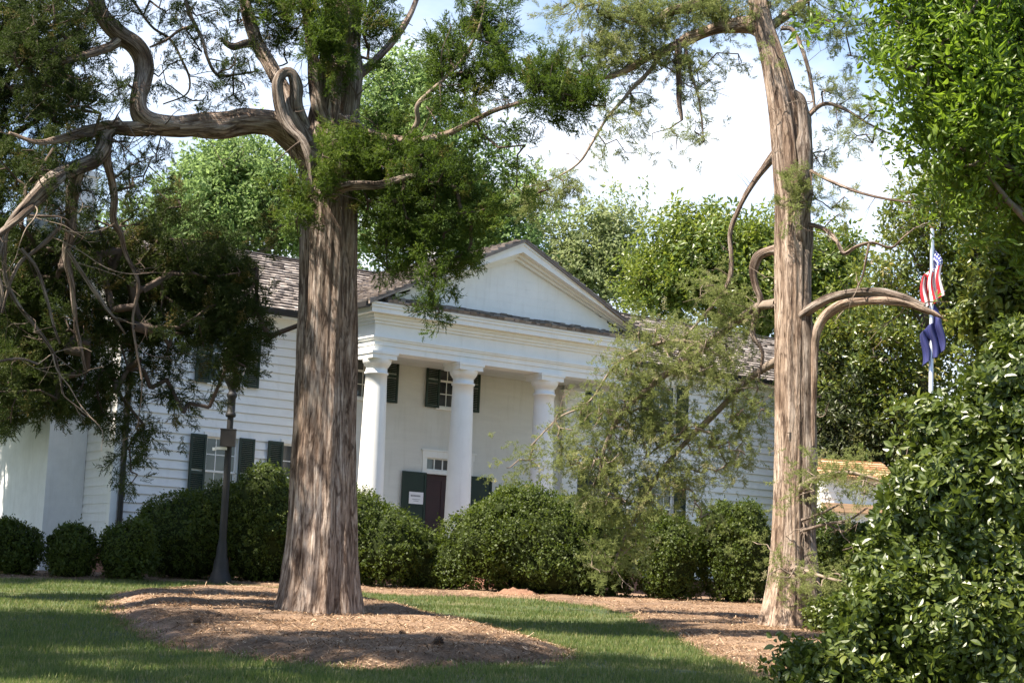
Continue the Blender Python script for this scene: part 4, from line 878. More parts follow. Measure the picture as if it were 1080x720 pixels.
for k, pts in enumerate(([(5, 245, 3.5, -2.6), (4, 275, 3, -2.6), (8, 300, 3, -2.5), (22, 325, 2.8, -2.4), (38, 345, 2.6, -2.3), (55, 370, 2.4, -2.2), (62, 392, 1.8, -2.1), (66, 415, 1.2, -2.0)],
                         [(22, 262, 2.5, -2.5), (38, 282, 2.5, -2.4), (48, 310, 2.4, -2.3), (57, 345, 2, -2.2), (63, 362, 1.4, -2.1)],
                         [(62, 240, 2.6, -2.2), (40, 262, 2.4, -2.3), (22, 276, 2.4, -2.4), (10, 300, 2, -2.5), (2, 330, 1.6, -2.6)],
                         [(70, 262, 2.4, -1.9), (85, 285, 2.6, -1.8), (98, 305, 2.6, -1.7), (112, 325, 2.4, -1.6), (124, 340, 2, -1.5), (132, 352, 1.2, -1.4)],
                         [(66, 235, 2.2, -2.0), (50, 255, 2.2, -2.0), (34, 266, 2, -2.1), (28, 272, 1.4, -2.2)], [(68, 228, 1.8, -2.0), (40, 228, 1.6, -2.2), (12, 227, 1.4, -2.4)],
                         [(20, 378, 1.4, -2.3), (40, 384, 1.6, -2.2), (0, 381, 1.4, -2.4)])):
    if k == 6: pts = [(40, 384, 1.8, -2.2), (20, 378, 1.8, -2.3), (-6, 382, 1.6, -2.4)]
    lb(cedar, pts, TY, M_dead, 'dead_twig', 70 + k, n=7, amp=0.1)
lb(cedar, [(322, 150, 12, -0.55), (308, 120, 11, -0.75), (300, 97, 9.5, -0.7), (287, 72, 9, -0.6), (272, 46, 8.5, -0.5), (263, 22, 8, -0.4), (257, -8, 7, -0.3), (250, -60, 5, -0.2), (252, -130, 3, 0)], TY, M_bark1, 'limb', 18)
lb(cedar, [(272, 46, 6, -0.5), (258, 47, 5.5, -0.6), (247, 50, 5, -0.7), (238, 46, 3.5, -0.75), (233, 40, 1.5, -0.8)], TY, M_dead, 'dead_stub', 19, n=10)
lb(cedar, [(330, 205, 1.8, -1.15), (328, 185, 3.1, -1.15), (325, 163, 5.3, -1.15), (318, 148, 6.6, -1.1), (308, 138, 7.0, -1.05), (299, 124, 7.9, -1.0), (294, 104, 7.9, -1.0), (293, 88, 7.5, -1.0), (299, 77, 7.0, -0.95), (308, 78, 7.0, -0.9), (313, 92, 7.9, -0.85), (313, 112, 8.4, -0.8), (320, 135, 9.7, -0.6)], TY, M_dead, 'dead_loop', 20, n=20, amp=0.2)
lb(cedar, [(366, 150, 12, -0.2), (371, 118, 11.5, -0.35), (373, 92, 10.5, -0.4), (375, 70, 9, -0.4), (375, 55, 6, -0.4), (376, 44, 1.5, -0.4)], TY, M_dead, 'dead_spike', 21, n=16, amp=0.22)
lb(cedar, [(352, 150, 12, -0.15), (338, 118, 10, -0.35), (333, 90, 8.5, -0.4), (330, 60, 8, -0.4), (326, 25, 7, -0.4), (320, -20, 6, -0.4), (312, -90, 4, -0.3)], TY, M_bark1, 'limb', 22)
lb(cedar, [(350, 205, 7, -0.7), (362, 197, 7, -0.95), (378, 194.5, 6.5, -1.1), (398, 195, 5.5, -1.2), (418, 190, 5, -1.3), (432, 186, 4, -1.35), (446, 187, 2.5, -1.4), (470, 196, 1.6, -1.4)], TY, M_dead, 'limb', 23, n=12)
lb(cedar, [(356, 120, 8, -0.2), (390, 140, 5.5, -0.8), (430, 148, 4.5, -1.2), (468, 142, 4, -1.4), (493, 131, 3.5, -1.6), (518, 118, 3.0, -1.7), (547, 109, 2.6, -1.8), (572, 104, 2.2, -1.9), (600, 106, 1.6, -2.0), (630, 112, 1.2, -2.1)], TY, M_bark1, 'limb', 24, n=10)
lb(cedar, [(430, 148, 4, -1.2), (441, 128, 3.5, -1.3), (440, 112, 3, -1.4), (452, 98, 2.6, -1.4), (470, 82, 2.2, -1.5), (490, 60, 2, -1.5), (505, 30, 1.8, -1.6), (512, 0, 1.5, -1.6), (520, -40, 1.2, -1.6)], TY, M_twigpale, 'limb', 25, n=8)
lb(cedar, [(365, 90, 7, 0.3), (400, 60, 5, 0.8), (430, 20, 4, 1.2), (450, -30, 3, 1.5), (480, -90, 2, 1.6)], TY, M_bark1, 'limb', 26, n=8)
lb(cedar, [(195, -5, 2.6, -1.0), (199, 12, 2.6, -1.0), (206, 27, 2.6, -1.0), (214, 44, 2.4, -1.0), (219, 62, 2.2, -1.0), (229, 79, 2.0, -0.9), (250, 79, 1.6, -0.8), (272, 75, 1.2, -0.7)], TY, M_bark1, 'limb', 27, n=8)
lb(cedar, [(206, 27, 2.2, -1.0), (190, 32, 2.0, -1.1), (176, 42, 1.8, -1.2), (158, 50, 1.4, -1.3)], TY, M_bark1, 'limb', 28, n=7)
lb(cedar, [(95, -60, 5, -1.7), (140, -40, 4, -1.4), (195, -5, 3, -1.0)], TY, M_bark1, 'limb', 29, n=8)
lb(cedar, [(140, 0, 1.8, -1.0), (160, 28, 1.7, -0.9), (180, 42, 1.6, -0.9), (192, 64, 1.5, -0.9), (200, 84, 1.2, -0.8), (196, 100, 1, -0.8), (172, 110, 0.8, -0.8)], TY, M_bark1, 'limb', 30, n=6)
def dead_twigs(root, roots, n, seed, lmin, lmax, mat, down=0.6):
    q = np.random.default_rng(seed); m = Mesh()
    for k in range(n):
        p = roots[q.integers(0, len(roots))]; d = q.normal(size=3); d[2] -= down; d /= np.linalg.norm(d); ln = lmin + (lmax - lmin) * q.random() ** 1.5; pts = [p]
        for s in range(6): d = d + q.normal(size=3) * 0.28; d /= np.linalg.norm(d); pts.append(pts[-1] + d * ln / 6)
        r0 = 0.006 + 0.006 * q.random(); P_, R_ = smooth_path(pts, np.linspace(r0, r0 * 0.35, 7), 0.08); tube(m, P_, R_, 5)
        for b in range(q.integers(1, 4)):
            i = q.integers(1, len(P_) - 1); e = q.normal(size=3); e /= np.linalg.norm(e); l2 = ln * (0.15 + 0.3 * q.random()); tube(m, [P_[i], P_[i] + (e + d) * l2 * 0.4, P_[i] + (e * 1.2 + d * 1.1) * l2 * 0.7 + q.normal(size=3) * 0.03], [r0 * 0.6, r0 * 0.45, r0 * 0.25], 4)
    world_child(m.build('bare_twigs', mat, smooth=True), root)
lowleft = np.concatenate([s for s in SK if s[:, 2].mean() < 9.0 and s[:, 0].mean() < -4.2])
dead_twigs(cedar, lowleft, 42, 5, 0.5, 1.7, M_twigpale)
dead_twigs(cedar, np.concatenate(SK[1:])[::2], 60, 6, 0.3, 1.0, M_twig, 0.1)
sk = np.concatenate(SK); sr = np.concatenate(SR)
# sunlit sprays on the right side and round the trunk
REG = [(505, 20, 34, 28, -1.2, .5, 1), (466, 48, 26, 18, -1.2, .4, 1), (520, 62, 30, 26, -1.4, .5, 1), (482, 82, 26, 26, -1.3, .5, 1.0), (560, 72, 30, 16, -1.7, .4, .9), (606, 103, 44, 16, -2.0, .4, 1.5), (575, 88, 40, 24, -1.8, .5, 1), (462, 108, 26, 22, -1.3, .5, .4), (520, 130, 40, 14, -1.6, .4, .5),
       (405, 146, 30, 20, -.6, .6, .8), (436, 170, 48, 24, -1.1, .6, 1.1), (478, 192, 42, 24, -1.2, .6, 1.0), (395, 178, 26, 24, -.6, .5, .9), (440, 214, 46, 24, -1.0, .6, 1.1), (500, 226, 36, 20, -1.2, .5, .9), (416, 246, 40, 22, -.8, .6, 1.0), (474, 262, 40, 22, -1.0, .5, .9), (400, 215, 24, 34, -.2, .5, 1.0), (455, 300, 14, 26, -1.1, .3, .6), (440, 285, 40, 14, -1, .4, .7), (462, 332, 7, 9, -1.1, .15, .7), (545, 160, 22, 12, -1.6, .3, .5), (556, 205, 16, 22, -1.4, .3, .3),
       (318, 208, 22, 24, -1.1, .35, .7), (350, 176, 26, 18, -1.2, .3, .75), (368, 152, 20, 16, -1.0, .3, .9), (312, 232, 24, 14, -1.1, .4, .3), (385, 160, 16, 22, -.7, .4, .8),
       (344, 40, 26, 22, -.8, .4, 1.1), (355, 62, 20, 18, -.9, .3, 1.0), (340, 6, 50, 22, -.5, .7, 1.0), (395, 12, 18, 34, -.4, .5, .9), (385, 45, 16, 20, -.4, .4, .6), (305, 30, 24, 24, -.5, .5, .5), (268, 8, 36, 22, -.3, .6, .6), (340, -60, 50, 40, 0, 1.0, .5), (370, -170, 40, 60, .3, 1.1, .3)]
T, tn = pixel_region(REG, TY, 1.6)
crown(cedar, sk, sr, T, tn, CEDAR, M_cedar, 0.34, up=0.45, per=4, jitter=0.13, name='crown', extra=dict(r0=0.004, k=0.0045))
# sprays hanging on the left, their shade painted in as darker greens
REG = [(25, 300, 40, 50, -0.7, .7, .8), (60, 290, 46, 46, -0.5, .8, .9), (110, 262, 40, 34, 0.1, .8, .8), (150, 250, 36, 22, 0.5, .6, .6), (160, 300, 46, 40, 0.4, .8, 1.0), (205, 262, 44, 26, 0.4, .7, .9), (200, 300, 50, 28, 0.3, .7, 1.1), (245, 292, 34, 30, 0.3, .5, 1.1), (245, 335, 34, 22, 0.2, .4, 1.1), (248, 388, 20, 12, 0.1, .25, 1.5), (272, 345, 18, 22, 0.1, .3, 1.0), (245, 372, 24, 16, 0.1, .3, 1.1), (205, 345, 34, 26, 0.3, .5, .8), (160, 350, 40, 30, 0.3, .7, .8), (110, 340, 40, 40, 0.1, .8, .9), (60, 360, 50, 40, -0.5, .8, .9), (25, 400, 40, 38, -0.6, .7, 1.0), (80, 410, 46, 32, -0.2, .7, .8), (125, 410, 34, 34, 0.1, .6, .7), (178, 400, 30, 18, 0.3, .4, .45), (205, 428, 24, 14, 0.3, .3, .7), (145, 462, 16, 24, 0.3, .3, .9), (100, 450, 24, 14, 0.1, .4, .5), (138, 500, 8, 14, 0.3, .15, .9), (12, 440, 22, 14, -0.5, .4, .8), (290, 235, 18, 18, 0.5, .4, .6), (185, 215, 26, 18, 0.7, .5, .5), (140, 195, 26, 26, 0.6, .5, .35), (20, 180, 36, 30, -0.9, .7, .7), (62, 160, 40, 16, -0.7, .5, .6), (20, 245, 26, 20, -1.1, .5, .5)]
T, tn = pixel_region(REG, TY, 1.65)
crown(cedar, sk, sr, T, tn, CEDAR, M_cedarshade, 0.33, up=0.0, down=0.1, per=4, jitter=0.14, name='hanging_foliage', extra=dict(r0=0.0045, k=0.005))
# sparse see-through sprays against the sky
REG = [(200, 30, 40, 24, -.9, .6, .28), (235, 75, 40, 22, -.9, .5, .3), (185, 75, 26, 20, -1.0, .4, .25), (250, 100, 26, 14, -.6, .4, .4), (130, 90, 26, 18, -1.2, .5, .3), (110, 20, 30, 20, -1.6, .6, .4), (290, 60, 20, 22, -.4, .4, .3), (170, 10, 40, 16, -1, .6, .35), (180, -60, 70, 30, -.8, 1, .5), (90, -60, 50, 40, -1.7, .9, .6), (60, 20, 40, 24, -1.9, .5, .6), (30, 60, 40, 40, -2.1, .6, .7), (80, 100, 40, 26, -1.9, .5, .6), (290, 20, 26, 18, -.3, .5, .7), (245, 15, 26, 16, -.5, .5, .4), (215, 110, 30, 12, -.8, .4, .25), (150, 180, 26, 26, -.9, .5, .4), (60, 200, 40, 30, -1.9, .5, .5), (90, 150, 40, 14, -1.6, .4, .6)]
T, tn = pixel_region(REG, TY, 3.6)
crown(cedar, sk, sr, T, tn, CEDAR, M_cedarshade, 0.25, per=3, jitter=0.16, name='sparse_foliage')

# --- the pale cedar on the right
B = on_ground(834, 662); RYD = float(B[1])
pale = tree('cedar_tree', 'tall pale cedar with a dead side limb and drooping left branches, right of the house', B)
P, R = limb([(828, 690, 30, 0), (831, 655, 28, 0), (834, 610, 23, 0), (836, 550, 20.5, 0), (837, 470, 20, 0), (838, 390, 20.5, 0), (839, 310, 21.5, 0), (839, 260, 22, 0), (838, 210, 20.5, 0), (834, 160, 20, 0), (829, 115, 19, 0), (822, 80, 16.5, 0), (814, 50, 14, 0), (806, 22, 12.5, 0), (800, -15, 11, 0.1), (798, -70, 9, 0.2), (804, -150, 6, 0.3), (810, -230, 3, 0.3)], RYD, 0.05)
m = Mesh(); tube(m, P - [0.03, 0, 0], R * 0.86, 112, fluted(8, [(3, 0.04), (4, 0.06), (7, 0.045), (11, 0.035), (17, 0.024)], 0.5, 0.24, 0.08), twist=-0.03); world_child(m.build('trunk', M_bark2, smooth=True), pale)
SK, SR = [P[::6][len(P[::6]) // 3:]], [R[::6][len(P[::6]) // 3:]]
lb(pale, [(868, 672, 11, -.05), (861, 640, 10.5, -.1), (856, 600, 10, -.2), (853, 550, 9.5, -.2), (853, 490, 9, -.2), (852, 430, 8.5, -.2), (852, 370, 8.5, -.2), (850, 330, 8, -.2), (850, 280, 7, -.2), (850, 240, 6, -.2)], RYD, M_dead, 'dead_strip', 31, n=16, amp=0.2)
lb(pale, [(858, 470, 2.0, -.3), (858, 440, 3.2, -.3), (859, 400, 3.6, -.35), (860, 365, 4.0, -.35), (864, 345, 5.6, -.4), (872, 332, 6.4, -.5), (890, 321, 6.8, -.6), (910, 317, 6.8, -.7), (935, 317, 6.4, -.9), (955, 319, 6.0, -1.0), (972, 325, 5.2, -1.1), (985, 330, 4.0, -1.15), (992, 334, 2.1, -1.2), (996, 336, 0.8, -1.2)], RYD, M_bark2, 'dead_limb', 32, n=16)
lb(pale, [(832, 345, 3.5, .1), (846, 332, 7.0, -.2), (862, 321, 7.0, -.4), (880, 313, 6.2, -.55), (905, 308.5, 6.2, -.7), (930, 309, 6.2, -.85), (955, 315, 5.3, -1.0), (975, 323, 3.5, -1.1)], RYD, M_dead, 'dead_limb', 33, n=16)
lb(pale, [(843, 275, 2, -.05), (846, 258, 7, -.2), (844, 240, 9, -.3), (848, 200, 9.5, -.35), (850, 160, 10, -.35), (848, 125, 9.5, -.3), (845, 105, 7, -.3), (838, 96, 3, -.3)], RYD, M_dead, 'dead_snag', 34, n=16, amp=0.25)
lb(pale, [(806, 30, 12, 0), (795, 25, 11, 0.08), (778, 27, 10, 0.24), (760, 30, 9, 0.4), (740, 36, 8, 0.56), (720, 45, 7, 0.72), (700, 54, 6.5, 0.88), (682, 62, 5, 0.96), (660, 75, 4, 1.04), (640, 82, 3, 1.12), (620, 80, 2, 1.2), (590, 70, 1.4, 1.28)], RYD, M_bark2, 'limb', 35, n=14)
lb(pale, [(716, 42, 5.5, 0.72), (715, 60, 5, 0.72), (716, 85, 4.2, 0.72), (716, 108, 3.5, 0.72), (719, 127, 2, 0.72)], RYD, M_bark1, 'dead_stub', 36, n=10)
lb(pale, [(800, -15, 8, 0), (775, -12, 7.5, 0.24), (748, -2, 7, 0.48), (725, 8, 7, 0.64), (708, 12, 6, 0.72), (690, 22, 3.5, 0.8), (670, 25, 2.5, 0.88), (640, 15, 2, 0.96)], RYD, M_bark1, 'limb', 37, n=12)
lb(pale, [(700, 54, 3, 0.88), (685, 75, 2.6, 0.96), (668, 92, 2.4, 1.04), (655, 108, 2.2, 1.12), (640, 125, 1.8, 1.2), (625, 150, 1.6, 1.2), (610, 172, 1.3, 1.28), (585, 188, 1.1, 1.28), (555, 198, .9, 1.28)], RYD, M_twigpale, 'limb', 38, n=8)
lb(pale, [(722, 45, 2.5, 0.72), (728, 75, 2.2, 0.72), (736, 100, 1.8, 0.64), (740, 125, 1.3, 0.64), (742, 150, .8, 0.64)], RYD, M_bark1, 'limb', 39, n=7)
lb(pale, [(824, 155, 6.2, 0.16), (812, 170, 5.1, 0.4), (800, 185, 4.3, 0.48), (788, 203, 3.9, 0.56), (778, 222, 3.5, 0.64), (770, 245, 3.3, 0.72), (771, 270, 3.1, 0.72), (770, 292, 3.0, 0.72), (760, 312, 2.3, 0.8), (745, 330, 1.9, 0.88), (725, 352, 1.6, 0.96)], RYD, M_bark1, 'limb', 40, n=12)
lb(pale, [(826, 262, 7.0, 0.16), (812, 264, 6.2, 0.4), (800, 270, 5.9, 0.48), (795, 285, 5.5, 0.56), (797, 300, 5.1, 0.56), (802, 318, 4.7, 0.56), (795, 338, 3.9, 0.64), (795, 355, 3.1, 0.64), (804, 372, 2.3, 0.64), (800, 400, 1.6, 0.72)], RYD, M_bark1, 'limb', 41, n=12)
lb(pale, [(820, 320, 8, 0.24), (795, 325, 5.5, 0.72), (770, 345, 5, 0.96), (745, 365, 4.6, 1.12), (722, 382, 4.2, 1.28), (700, 396, 4, 1.44), (678, 414, 3.6, 1.52), (658, 432, 3.2, 1.6), (646, 452, 2.8, 1.68), (636, 478, 2, 1.68), (632, 505, 1.4, 1.76)], RYD, M_twigpale, 'limb', 42, n=10)
lb(pale, [(745, 365, 3.5, 1.12), (720, 360, 3, 1.28), (695, 362, 2.5, 1.44), (668, 372, 2, 1.6), (645, 390, 1.5, 1.76), (620, 425, 1.2, 1.84), (590, 440, 1, 1.92), (560, 470, .8, 2.0)], RYD, M_twigpale, 'limb', 43, n=8)
lb(pale, [(820, 380, 6, 0.32), (795, 395, 4.5, 0.96), (770, 420, 4, 1.36), (745, 445, 3.4, 1.6), (720, 470, 3, 1.76), (695, 500, 2.6, 1.92), (675, 535, 2.2, 2.0), (655, 575, 1.6, 2.08), (645, 605, 1, 2.08)], RYD, M_twigpale, 'limb', 44, n=8)
lb(pale, [(720, 382, 3, 1.28), (722, 365, 3.4, 1.36), (724, 345, 2.5, 1.44)], RYD, M_dead, 'dead_stub', 45, n=7)
lb(pale, [(824, 30, 3, -.1), (836, 32, 2.8, -.2), (846, 52, 2.6, -.3), (853, 75, 2.5, -.3), (857, 97, 2.3, -.3), (859, 112, 1.6, -.3)], RYD, M_bark1, 'limb', 46, n=7)
lb(pale, [(846, 175, 4, -.2), (858, 182, 2.6, -.5), (880, 193, 2.2, -.8), (903, 202, 1.9, -1), (930, 209, 1.6, -1.2), (962, 214, 1.1, -1.4)], RYD, M_bark1, 'limb', 47, n=7)
lb(pale, [(850, 236, 4, -.2), (868, 241, 3, -.4), (882, 254, 2.6, -.6), (890, 267, 2.6, -.7), (903, 260, 2.4, -.8), (920, 256, 2.2, -.9), (940, 261, 1.8, -1), (953, 250, 1.2, -1.1), (966, 240, .8, -1.2)], RYD, M_bark1, 'limb', 48, n=7)
lb(pale, [(917, 257, 1.6, -.9), (913, 275, 1.4, -.9), (910, 290, 1.2, -.9), (904, 304, .9, -.9)], RYD, M_bark1, 'dead_twig', 49, n=6)
lb(pale, [(845, 515, 5, -.3), (865, 503, 3.5, -1), (890, 498, 2.6, -1.5), (915, 502, 1.8, -1.9), (945, 512, 1.2, -2.2)], RYD, M_twigpale, 'limb', 50, n=7)
lb(pale, [(840, 600, 4, -.4), (862, 606, 2.4, -.9), (885, 612, 1.6, -1.3), (905, 616, 1, -1.5)], RYD, M_twigpale, 'limb', 51, n=6)
for k, pts in enumerate(([(845, 560, 2.5, -.3), (872, 552, 2, -.8), (895, 548, 1.6, -1), (915, 535, 1, -1.2)], [(872, 552, 1.6, -.8), (890, 560, 1.4, -1), (905, 552, .9, -1.1)], [(846, 548, 2, -.3), (868, 540, 1.6, -.9), (885, 532, 1, -1.2)])):
    lb(pale, pts, RYD, M_dead, 'dead_twig', 90 + k, n=6, amp=0.1)
lb(pale, [(812, 30, 6, .2), (850, 0, 4, .4), (890, -25, 3, .5), (930, -40, 2, .5)], RYD, M_bark1, 'limb', 52, n=8)
lb(pale, [(845, 130, 4, .1), (868, 110, 2.6, .1), (890, 115, 2, 0), (915, 130, 1.4, -.1), (940, 142, 1, -.2)], RYD, M_bark1, 'limb', 53, n=7)
sk = np.concatenate(SK); sr = np.concatenate(SR)
REG = [(662, 382, 28, 20, 1.6, .5, .8), (636, 436, 34, 20, 1.76, .5, 1.0), (682, 402, 34, 24, 1.52, .5, .9), (742, 374, 44, 32, 1.12, .7, 1.0), (700, 352, 34, 16, 1.36, .4, .9), (692, 450, 50, 26, 1.76, .6, 1.1), (640, 488, 48, 20, 1.84, .5, 1.1), (705, 505, 40, 24, 1.84, .5, .8), (652, 530, 46, 22, 1.92, .5, 1.0), (602, 482, 30, 12, 1.84, .3, .7), (560, 486, 22, 10, 1.92, .25, .6), (538, 494, 7, 7, 2.0, .15, .5), (785, 430, 32, 34, 1.04, .6, .7), (762, 480, 38, 24, 1.44, .5, .8), (735, 540, 20, 14, 1.76, .3, .4), (660, 575, 30, 22, 2.0, .35, .7), (632, 595, 16, 18, 2.0, .2, .6), (775, 330, 34, 22, 0.8, .6, .8), (755, 300, 26, 18, 0.8, .5, .5), (590, 458, 18, 10, 1.84, .25, .7)]
REG += [(880, 500, 34, 10, -1.4, .4, 1.3), (922, 512, 26, 12, -1.9, .4, .9), (850, 520, 18, 8, -.9, .25, 1.0), (835, 606, 30, 9, -.9, .3, .9), (880, 612, 34, 9, -1.3, .3, .9), (800, 575, 16, 14, -.7, .2, .3)]
T, tn = pixel_region(REG, RYD, 2.8)
crown(pale, sk, sr, T, tn, CEDAR_DROOP, M_cedarthin, 0.22, up=0.05, down=0.3, per=5, jitter=0.20, twigmat=M_twigpale, name='drooping_foliage', kw=dict(sag=0.06, wander=0.2), extra=dict(r0=0.004, k=0.004))
dead_twigs(pale, np.concatenate(SK[1:])[::2], 90, 8, 0.3, 1.1, M_twigpale, 0.35)
REG = [(690, 20, 44, 24, 0.8, .6, .9), (640, 20, 40, 18, 1.04, .5, .7), (600, 12, 30, 14, 1.2, .5, .5), (700, 60, 42, 18, 0.88, .5, .8), (650, 60, 40, 20, 1.04, .5, .8), (612, 60, 26, 18, 1.2, .4, .5), (668, 110, 40, 18, 1.04, .5, .35), (730, 90, 24, 34, 0.72, .5, .3), (742, 140, 18, 18, 0.64, .3, .3), (690, 150, 30, 18, 0.96, .4, .16), (590, 196, 34, 14, 1.28, .3, .6), (560, 210, 20, 16, 1.28, .3, .5), (640, 150, 24, 22, 1.12, .3, .16), (765, 20, 32, 14, 0.32, .5, .8), (745, 5, 40, 16, 0.4, .6, .8), (800, 8, 20, 14, -0.0, .4, .8), (850, 15, 34, 22, 0.2, .6, .5), (890, 30, 32, 20, 0.3, .6, .4), (900, 55, 24, 8, 0.2, .3, .5), (770, 60, 20, 12, 0.24, .3, .3), (880, 95, 22, 18, 0.0, .4, .5), (908, 118, 22, 12, -0.1, .3, .5), (900, 145, 30, 12, -0.2, .4, .35), (868, 165, 16, 16, -0.1, .3, .5), (844, 190, 16, 14, -0.5, .2, .8), (832, 215, 12, 14, -0.5, .15, .6), (850, 210, 14, 12, -0.4, .2, .6), (882, 215, 18, 12, -0.4, .3, .3), (826, 60, 10, 10, -0.4, .15, .5), (850, -50, 50, 30, 0.2, 1.0, .3), (810, -150, 40, 60, -0.16, 1.0, .2)]
T, tn = pixel_region(REG, RYD, 4.0)
crown(pale, sk, sr, T, tn - 0.05, CEDAR, M_cedarthin, 0.24, per=3, jitter=0.16, twigmat=M_twig, name='sparse_foliage', extra=dict(r0=0.0035, k=0.0035))

# --- trees built from crown lobes: trunk, limbs, twigs and leaves
def lobed_tree(name, label, base, lobes, n, temps, mat, size, barkmat, r0=0.25, per=2, group=None, up=0.25, down=0.0, lean=(0, 0), htrunk=0.55, jitter=0.3, seed=0, ntop=None, twigk=0.006):
    """lobes: world ellipsoids (centre, radii)"""
    base = np.array(base, float); root = tree(name, label, base, group)
    C = np.array([l[0] for l in lobes]); top = C[np.argmax(C[:, 2])] if ntop is None else np.array(ntop)
    cen = C.mean(0); h = cen[2] - base[2]
    P, R = smooth_path([base - [0, 0, 0.2], base + [0, 0, 0.3], base + [lean[0] * .3, lean[1] * .3, h * .45], base * [0, 0, 1] + [0.6 * base[0] + 0.4 * cen[0] + lean[0], 0.6 * base[1] + 0.4 * cen[1] + lean[1], h * .9], (cen + top) / 2, top], [r0 * 1.5, r0 * 1.15, r0 * .85, r0 * .6, r0 * .35, r0 * .08], 0.3)
    m = Mesh(); tube(m, P, R, 20, fluted(seed, [(3, .05), (5, .04)], 0.5, 0.15, 0.06)); world_child(m.build('trunk', barkmat, smooth=True), root)
    SKs, m = [P[len(P) // 3:]], Mesh()
    for c, r_ in lobes:
        c = np.array(c); i = int(np.argmin(np.linalg.norm(P[len(P) // 4:] - (c - [0, 0, np.linalg.norm(c[:2] - P[0][:2]) * .7]), axis=1))) + len(P) // 4; a = P[i]; mid = (a + c) / 2 + RNG.normal(size=3) * .25 - [0, 0, .1]
        q, qr = smooth_path([a, mid, c], [min(R[i] * .6, r0 * .4), r0 * .22, r0 * .08], 0.3); tube(m, q, qr, 8); SKs.append(q)
    world_child(m.build('limbs', barkmat, smooth=True), root)
    vol = np.array([np.prod(l[1]) ** (2 / 3) for l in lobes]); cnt = np.maximum(3, (n * vol / vol.sum()).astype(int)); T, tn = [], []
    for (c, r_), k in zip(lobes, cnt): T.append(np.array(c) + ellip(k, 0.25) * np.array(r_)); tn.append(np.full(k, RNG.normal() * .05))
    crown(root, np.concatenate(SKs), None, np.concatenate(T), np.concatenate(tn), temps, mat, size, up=up, down=down, per=per, jitter=jitter, twigmat=barkmat, name='crown', kw=dict(step=0.6), extra=dict(r0=0.006, k=twigk))
    return root
def px_lobes(lst, y0, deep=None):
    o = []
    for (u, v, ru, rv, dy) in lst:
        s = (y0 + dy) / F; o.append((at(u, v, y0 + dy), np.array([ru * s, deep or max(ru, rv) * s * 0.9, rv * s])))
    return o
def gbase(u, y, dx=0.0):
    x = at(u, 640, y)[0] + dx; return (x, y, float(ground_z(x, y)))

# broadleaf tree leaning in from the right
lob = px_lobes([(1000, 20, 60, 40, 0), (960, 25, 34, 22, -.5), (1050, 60, 60, 60, .3), (985, 85, 34, 40, -.5), (1010, 130, 44, 40, -.3), (1062, 150, 50, 60, .2), (1005, 155, 16, 20, -.6), (1045, 200, 26, 26, -.2), (1105, 60, 60, 70, .5), (1110, 190, 60, 80, .5), (1150, 120, 60, 90, .3), (1060, -60, 80, 60, .3), (980, -50, 60, 40, 0), (940, 55, 14, 14, -.7), (1035, 20, 30, 30, -.8), (1000, 60, 24, 24, -.9), (1050, 110, 30, 26, -.9), (1035, 175, 26, 24, -.8)], 23)
lobed_tree('broadleaf_tree', 'bright green broadleaf tree filling the upper right corner', gbase(1175, 23), lob, 720, BROADBIG, M_ash, 0.52, M_bark3, 0.22, 2, down=0.25, up=0.0, jitter=0.3)
# olive-leaved magnolia behind the flags
lob = px_lobes([(985, 215, 40, 28, 0), (1010, 190, 30, 24, 0), (955, 250, 24, 20, -.3), (1000, 270, 40, 30, 0), (1040, 300, 40, 40, 0), (940, 300, 26, 20, 0), (905, 345, 36, 26, 0), (940, 370, 40, 30, -.3), (895, 385, 30, 26, .4), (930, 415, 40, 24, 0), (975, 395, 24, 20, 1.2), (900, 430, 34, 24, .5), (940, 448, 34, 20, 0), (1030, 350, 40, 40, 0), (1060, 240, 40, 50, .5), (950, 330, 24, 24, 1.2), (1010, 330, 30, 40, 1.6), (955, 470, 24, 18, .3)], 50.5)
lobed_tree('magnolia_tree', 'olive green magnolia behind the flagpole and beside the pale cedar', gbase(975, 51.5), lob, 760, MAG, M_mag, 0.62, M_bark3, 0.25, 2, jitter=0.28)
# dim evergreen mass under it
lob = px_lobes([(890, 440, 34, 40, 0), (920, 470, 40, 24, 0), (880, 490, 26, 24, .5), (955, 490, 40, 24, 0), (865, 420, 20, 44, .8), (990, 470, 40, 44, 0), (915, 520, 60, 26, 2.5), (880, 545, 40, 24, 2.0), (985, 530, 50, 40, 1)], 50.5)
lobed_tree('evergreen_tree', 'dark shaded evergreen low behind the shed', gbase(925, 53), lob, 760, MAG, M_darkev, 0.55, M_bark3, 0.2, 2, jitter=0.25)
# magnolia over the right end of the roof
lob = px_lobes([(690, 292, 36, 22, 0), (725, 265, 36, 26, 0), (770, 258, 44, 26, 0), (745, 290, 50, 28, -.5), (800, 285, 40, 36, 0), (850, 280, 40, 40, 0), (880, 320, 36, 40, 0), (820, 320, 40, 30, 0), (700, 315, 30, 16, 0), (780, 320, 40, 26, -.5), (860, 350, 30, 30, 0), (740, 238, 18, 10, 0), (890, 275, 20, 20, 0)], 66)
lobed_tree('magnolia_tree', 'dense yellow-green magnolia rising behind the right end of the shingle roof', gbase(800, 68), lob, 850, MAG, M_magback, 0.85, M_bark3, 0.35, 2, jitter=0.4)
lob = px_lobes([(640, 245, 26, 22, 0), (612, 270, 26, 22, 0), (650, 280, 28, 20, 0), (625, 300, 34, 16, 0), (660, 300, 20, 14, 0), (650, 228, 14, 10, 0), (590, 285, 24, 20, 0), (578, 240, 16, 18, 0)], 74)
lobed_tree('broadleaf_tree', 'airy pale green tree showing between the pediment and the right magnolia', gbase(632, 74), lob, 300, BROAD, M_pale, 0.95, M_bark3, 0.28, 2, jitter=0.45)
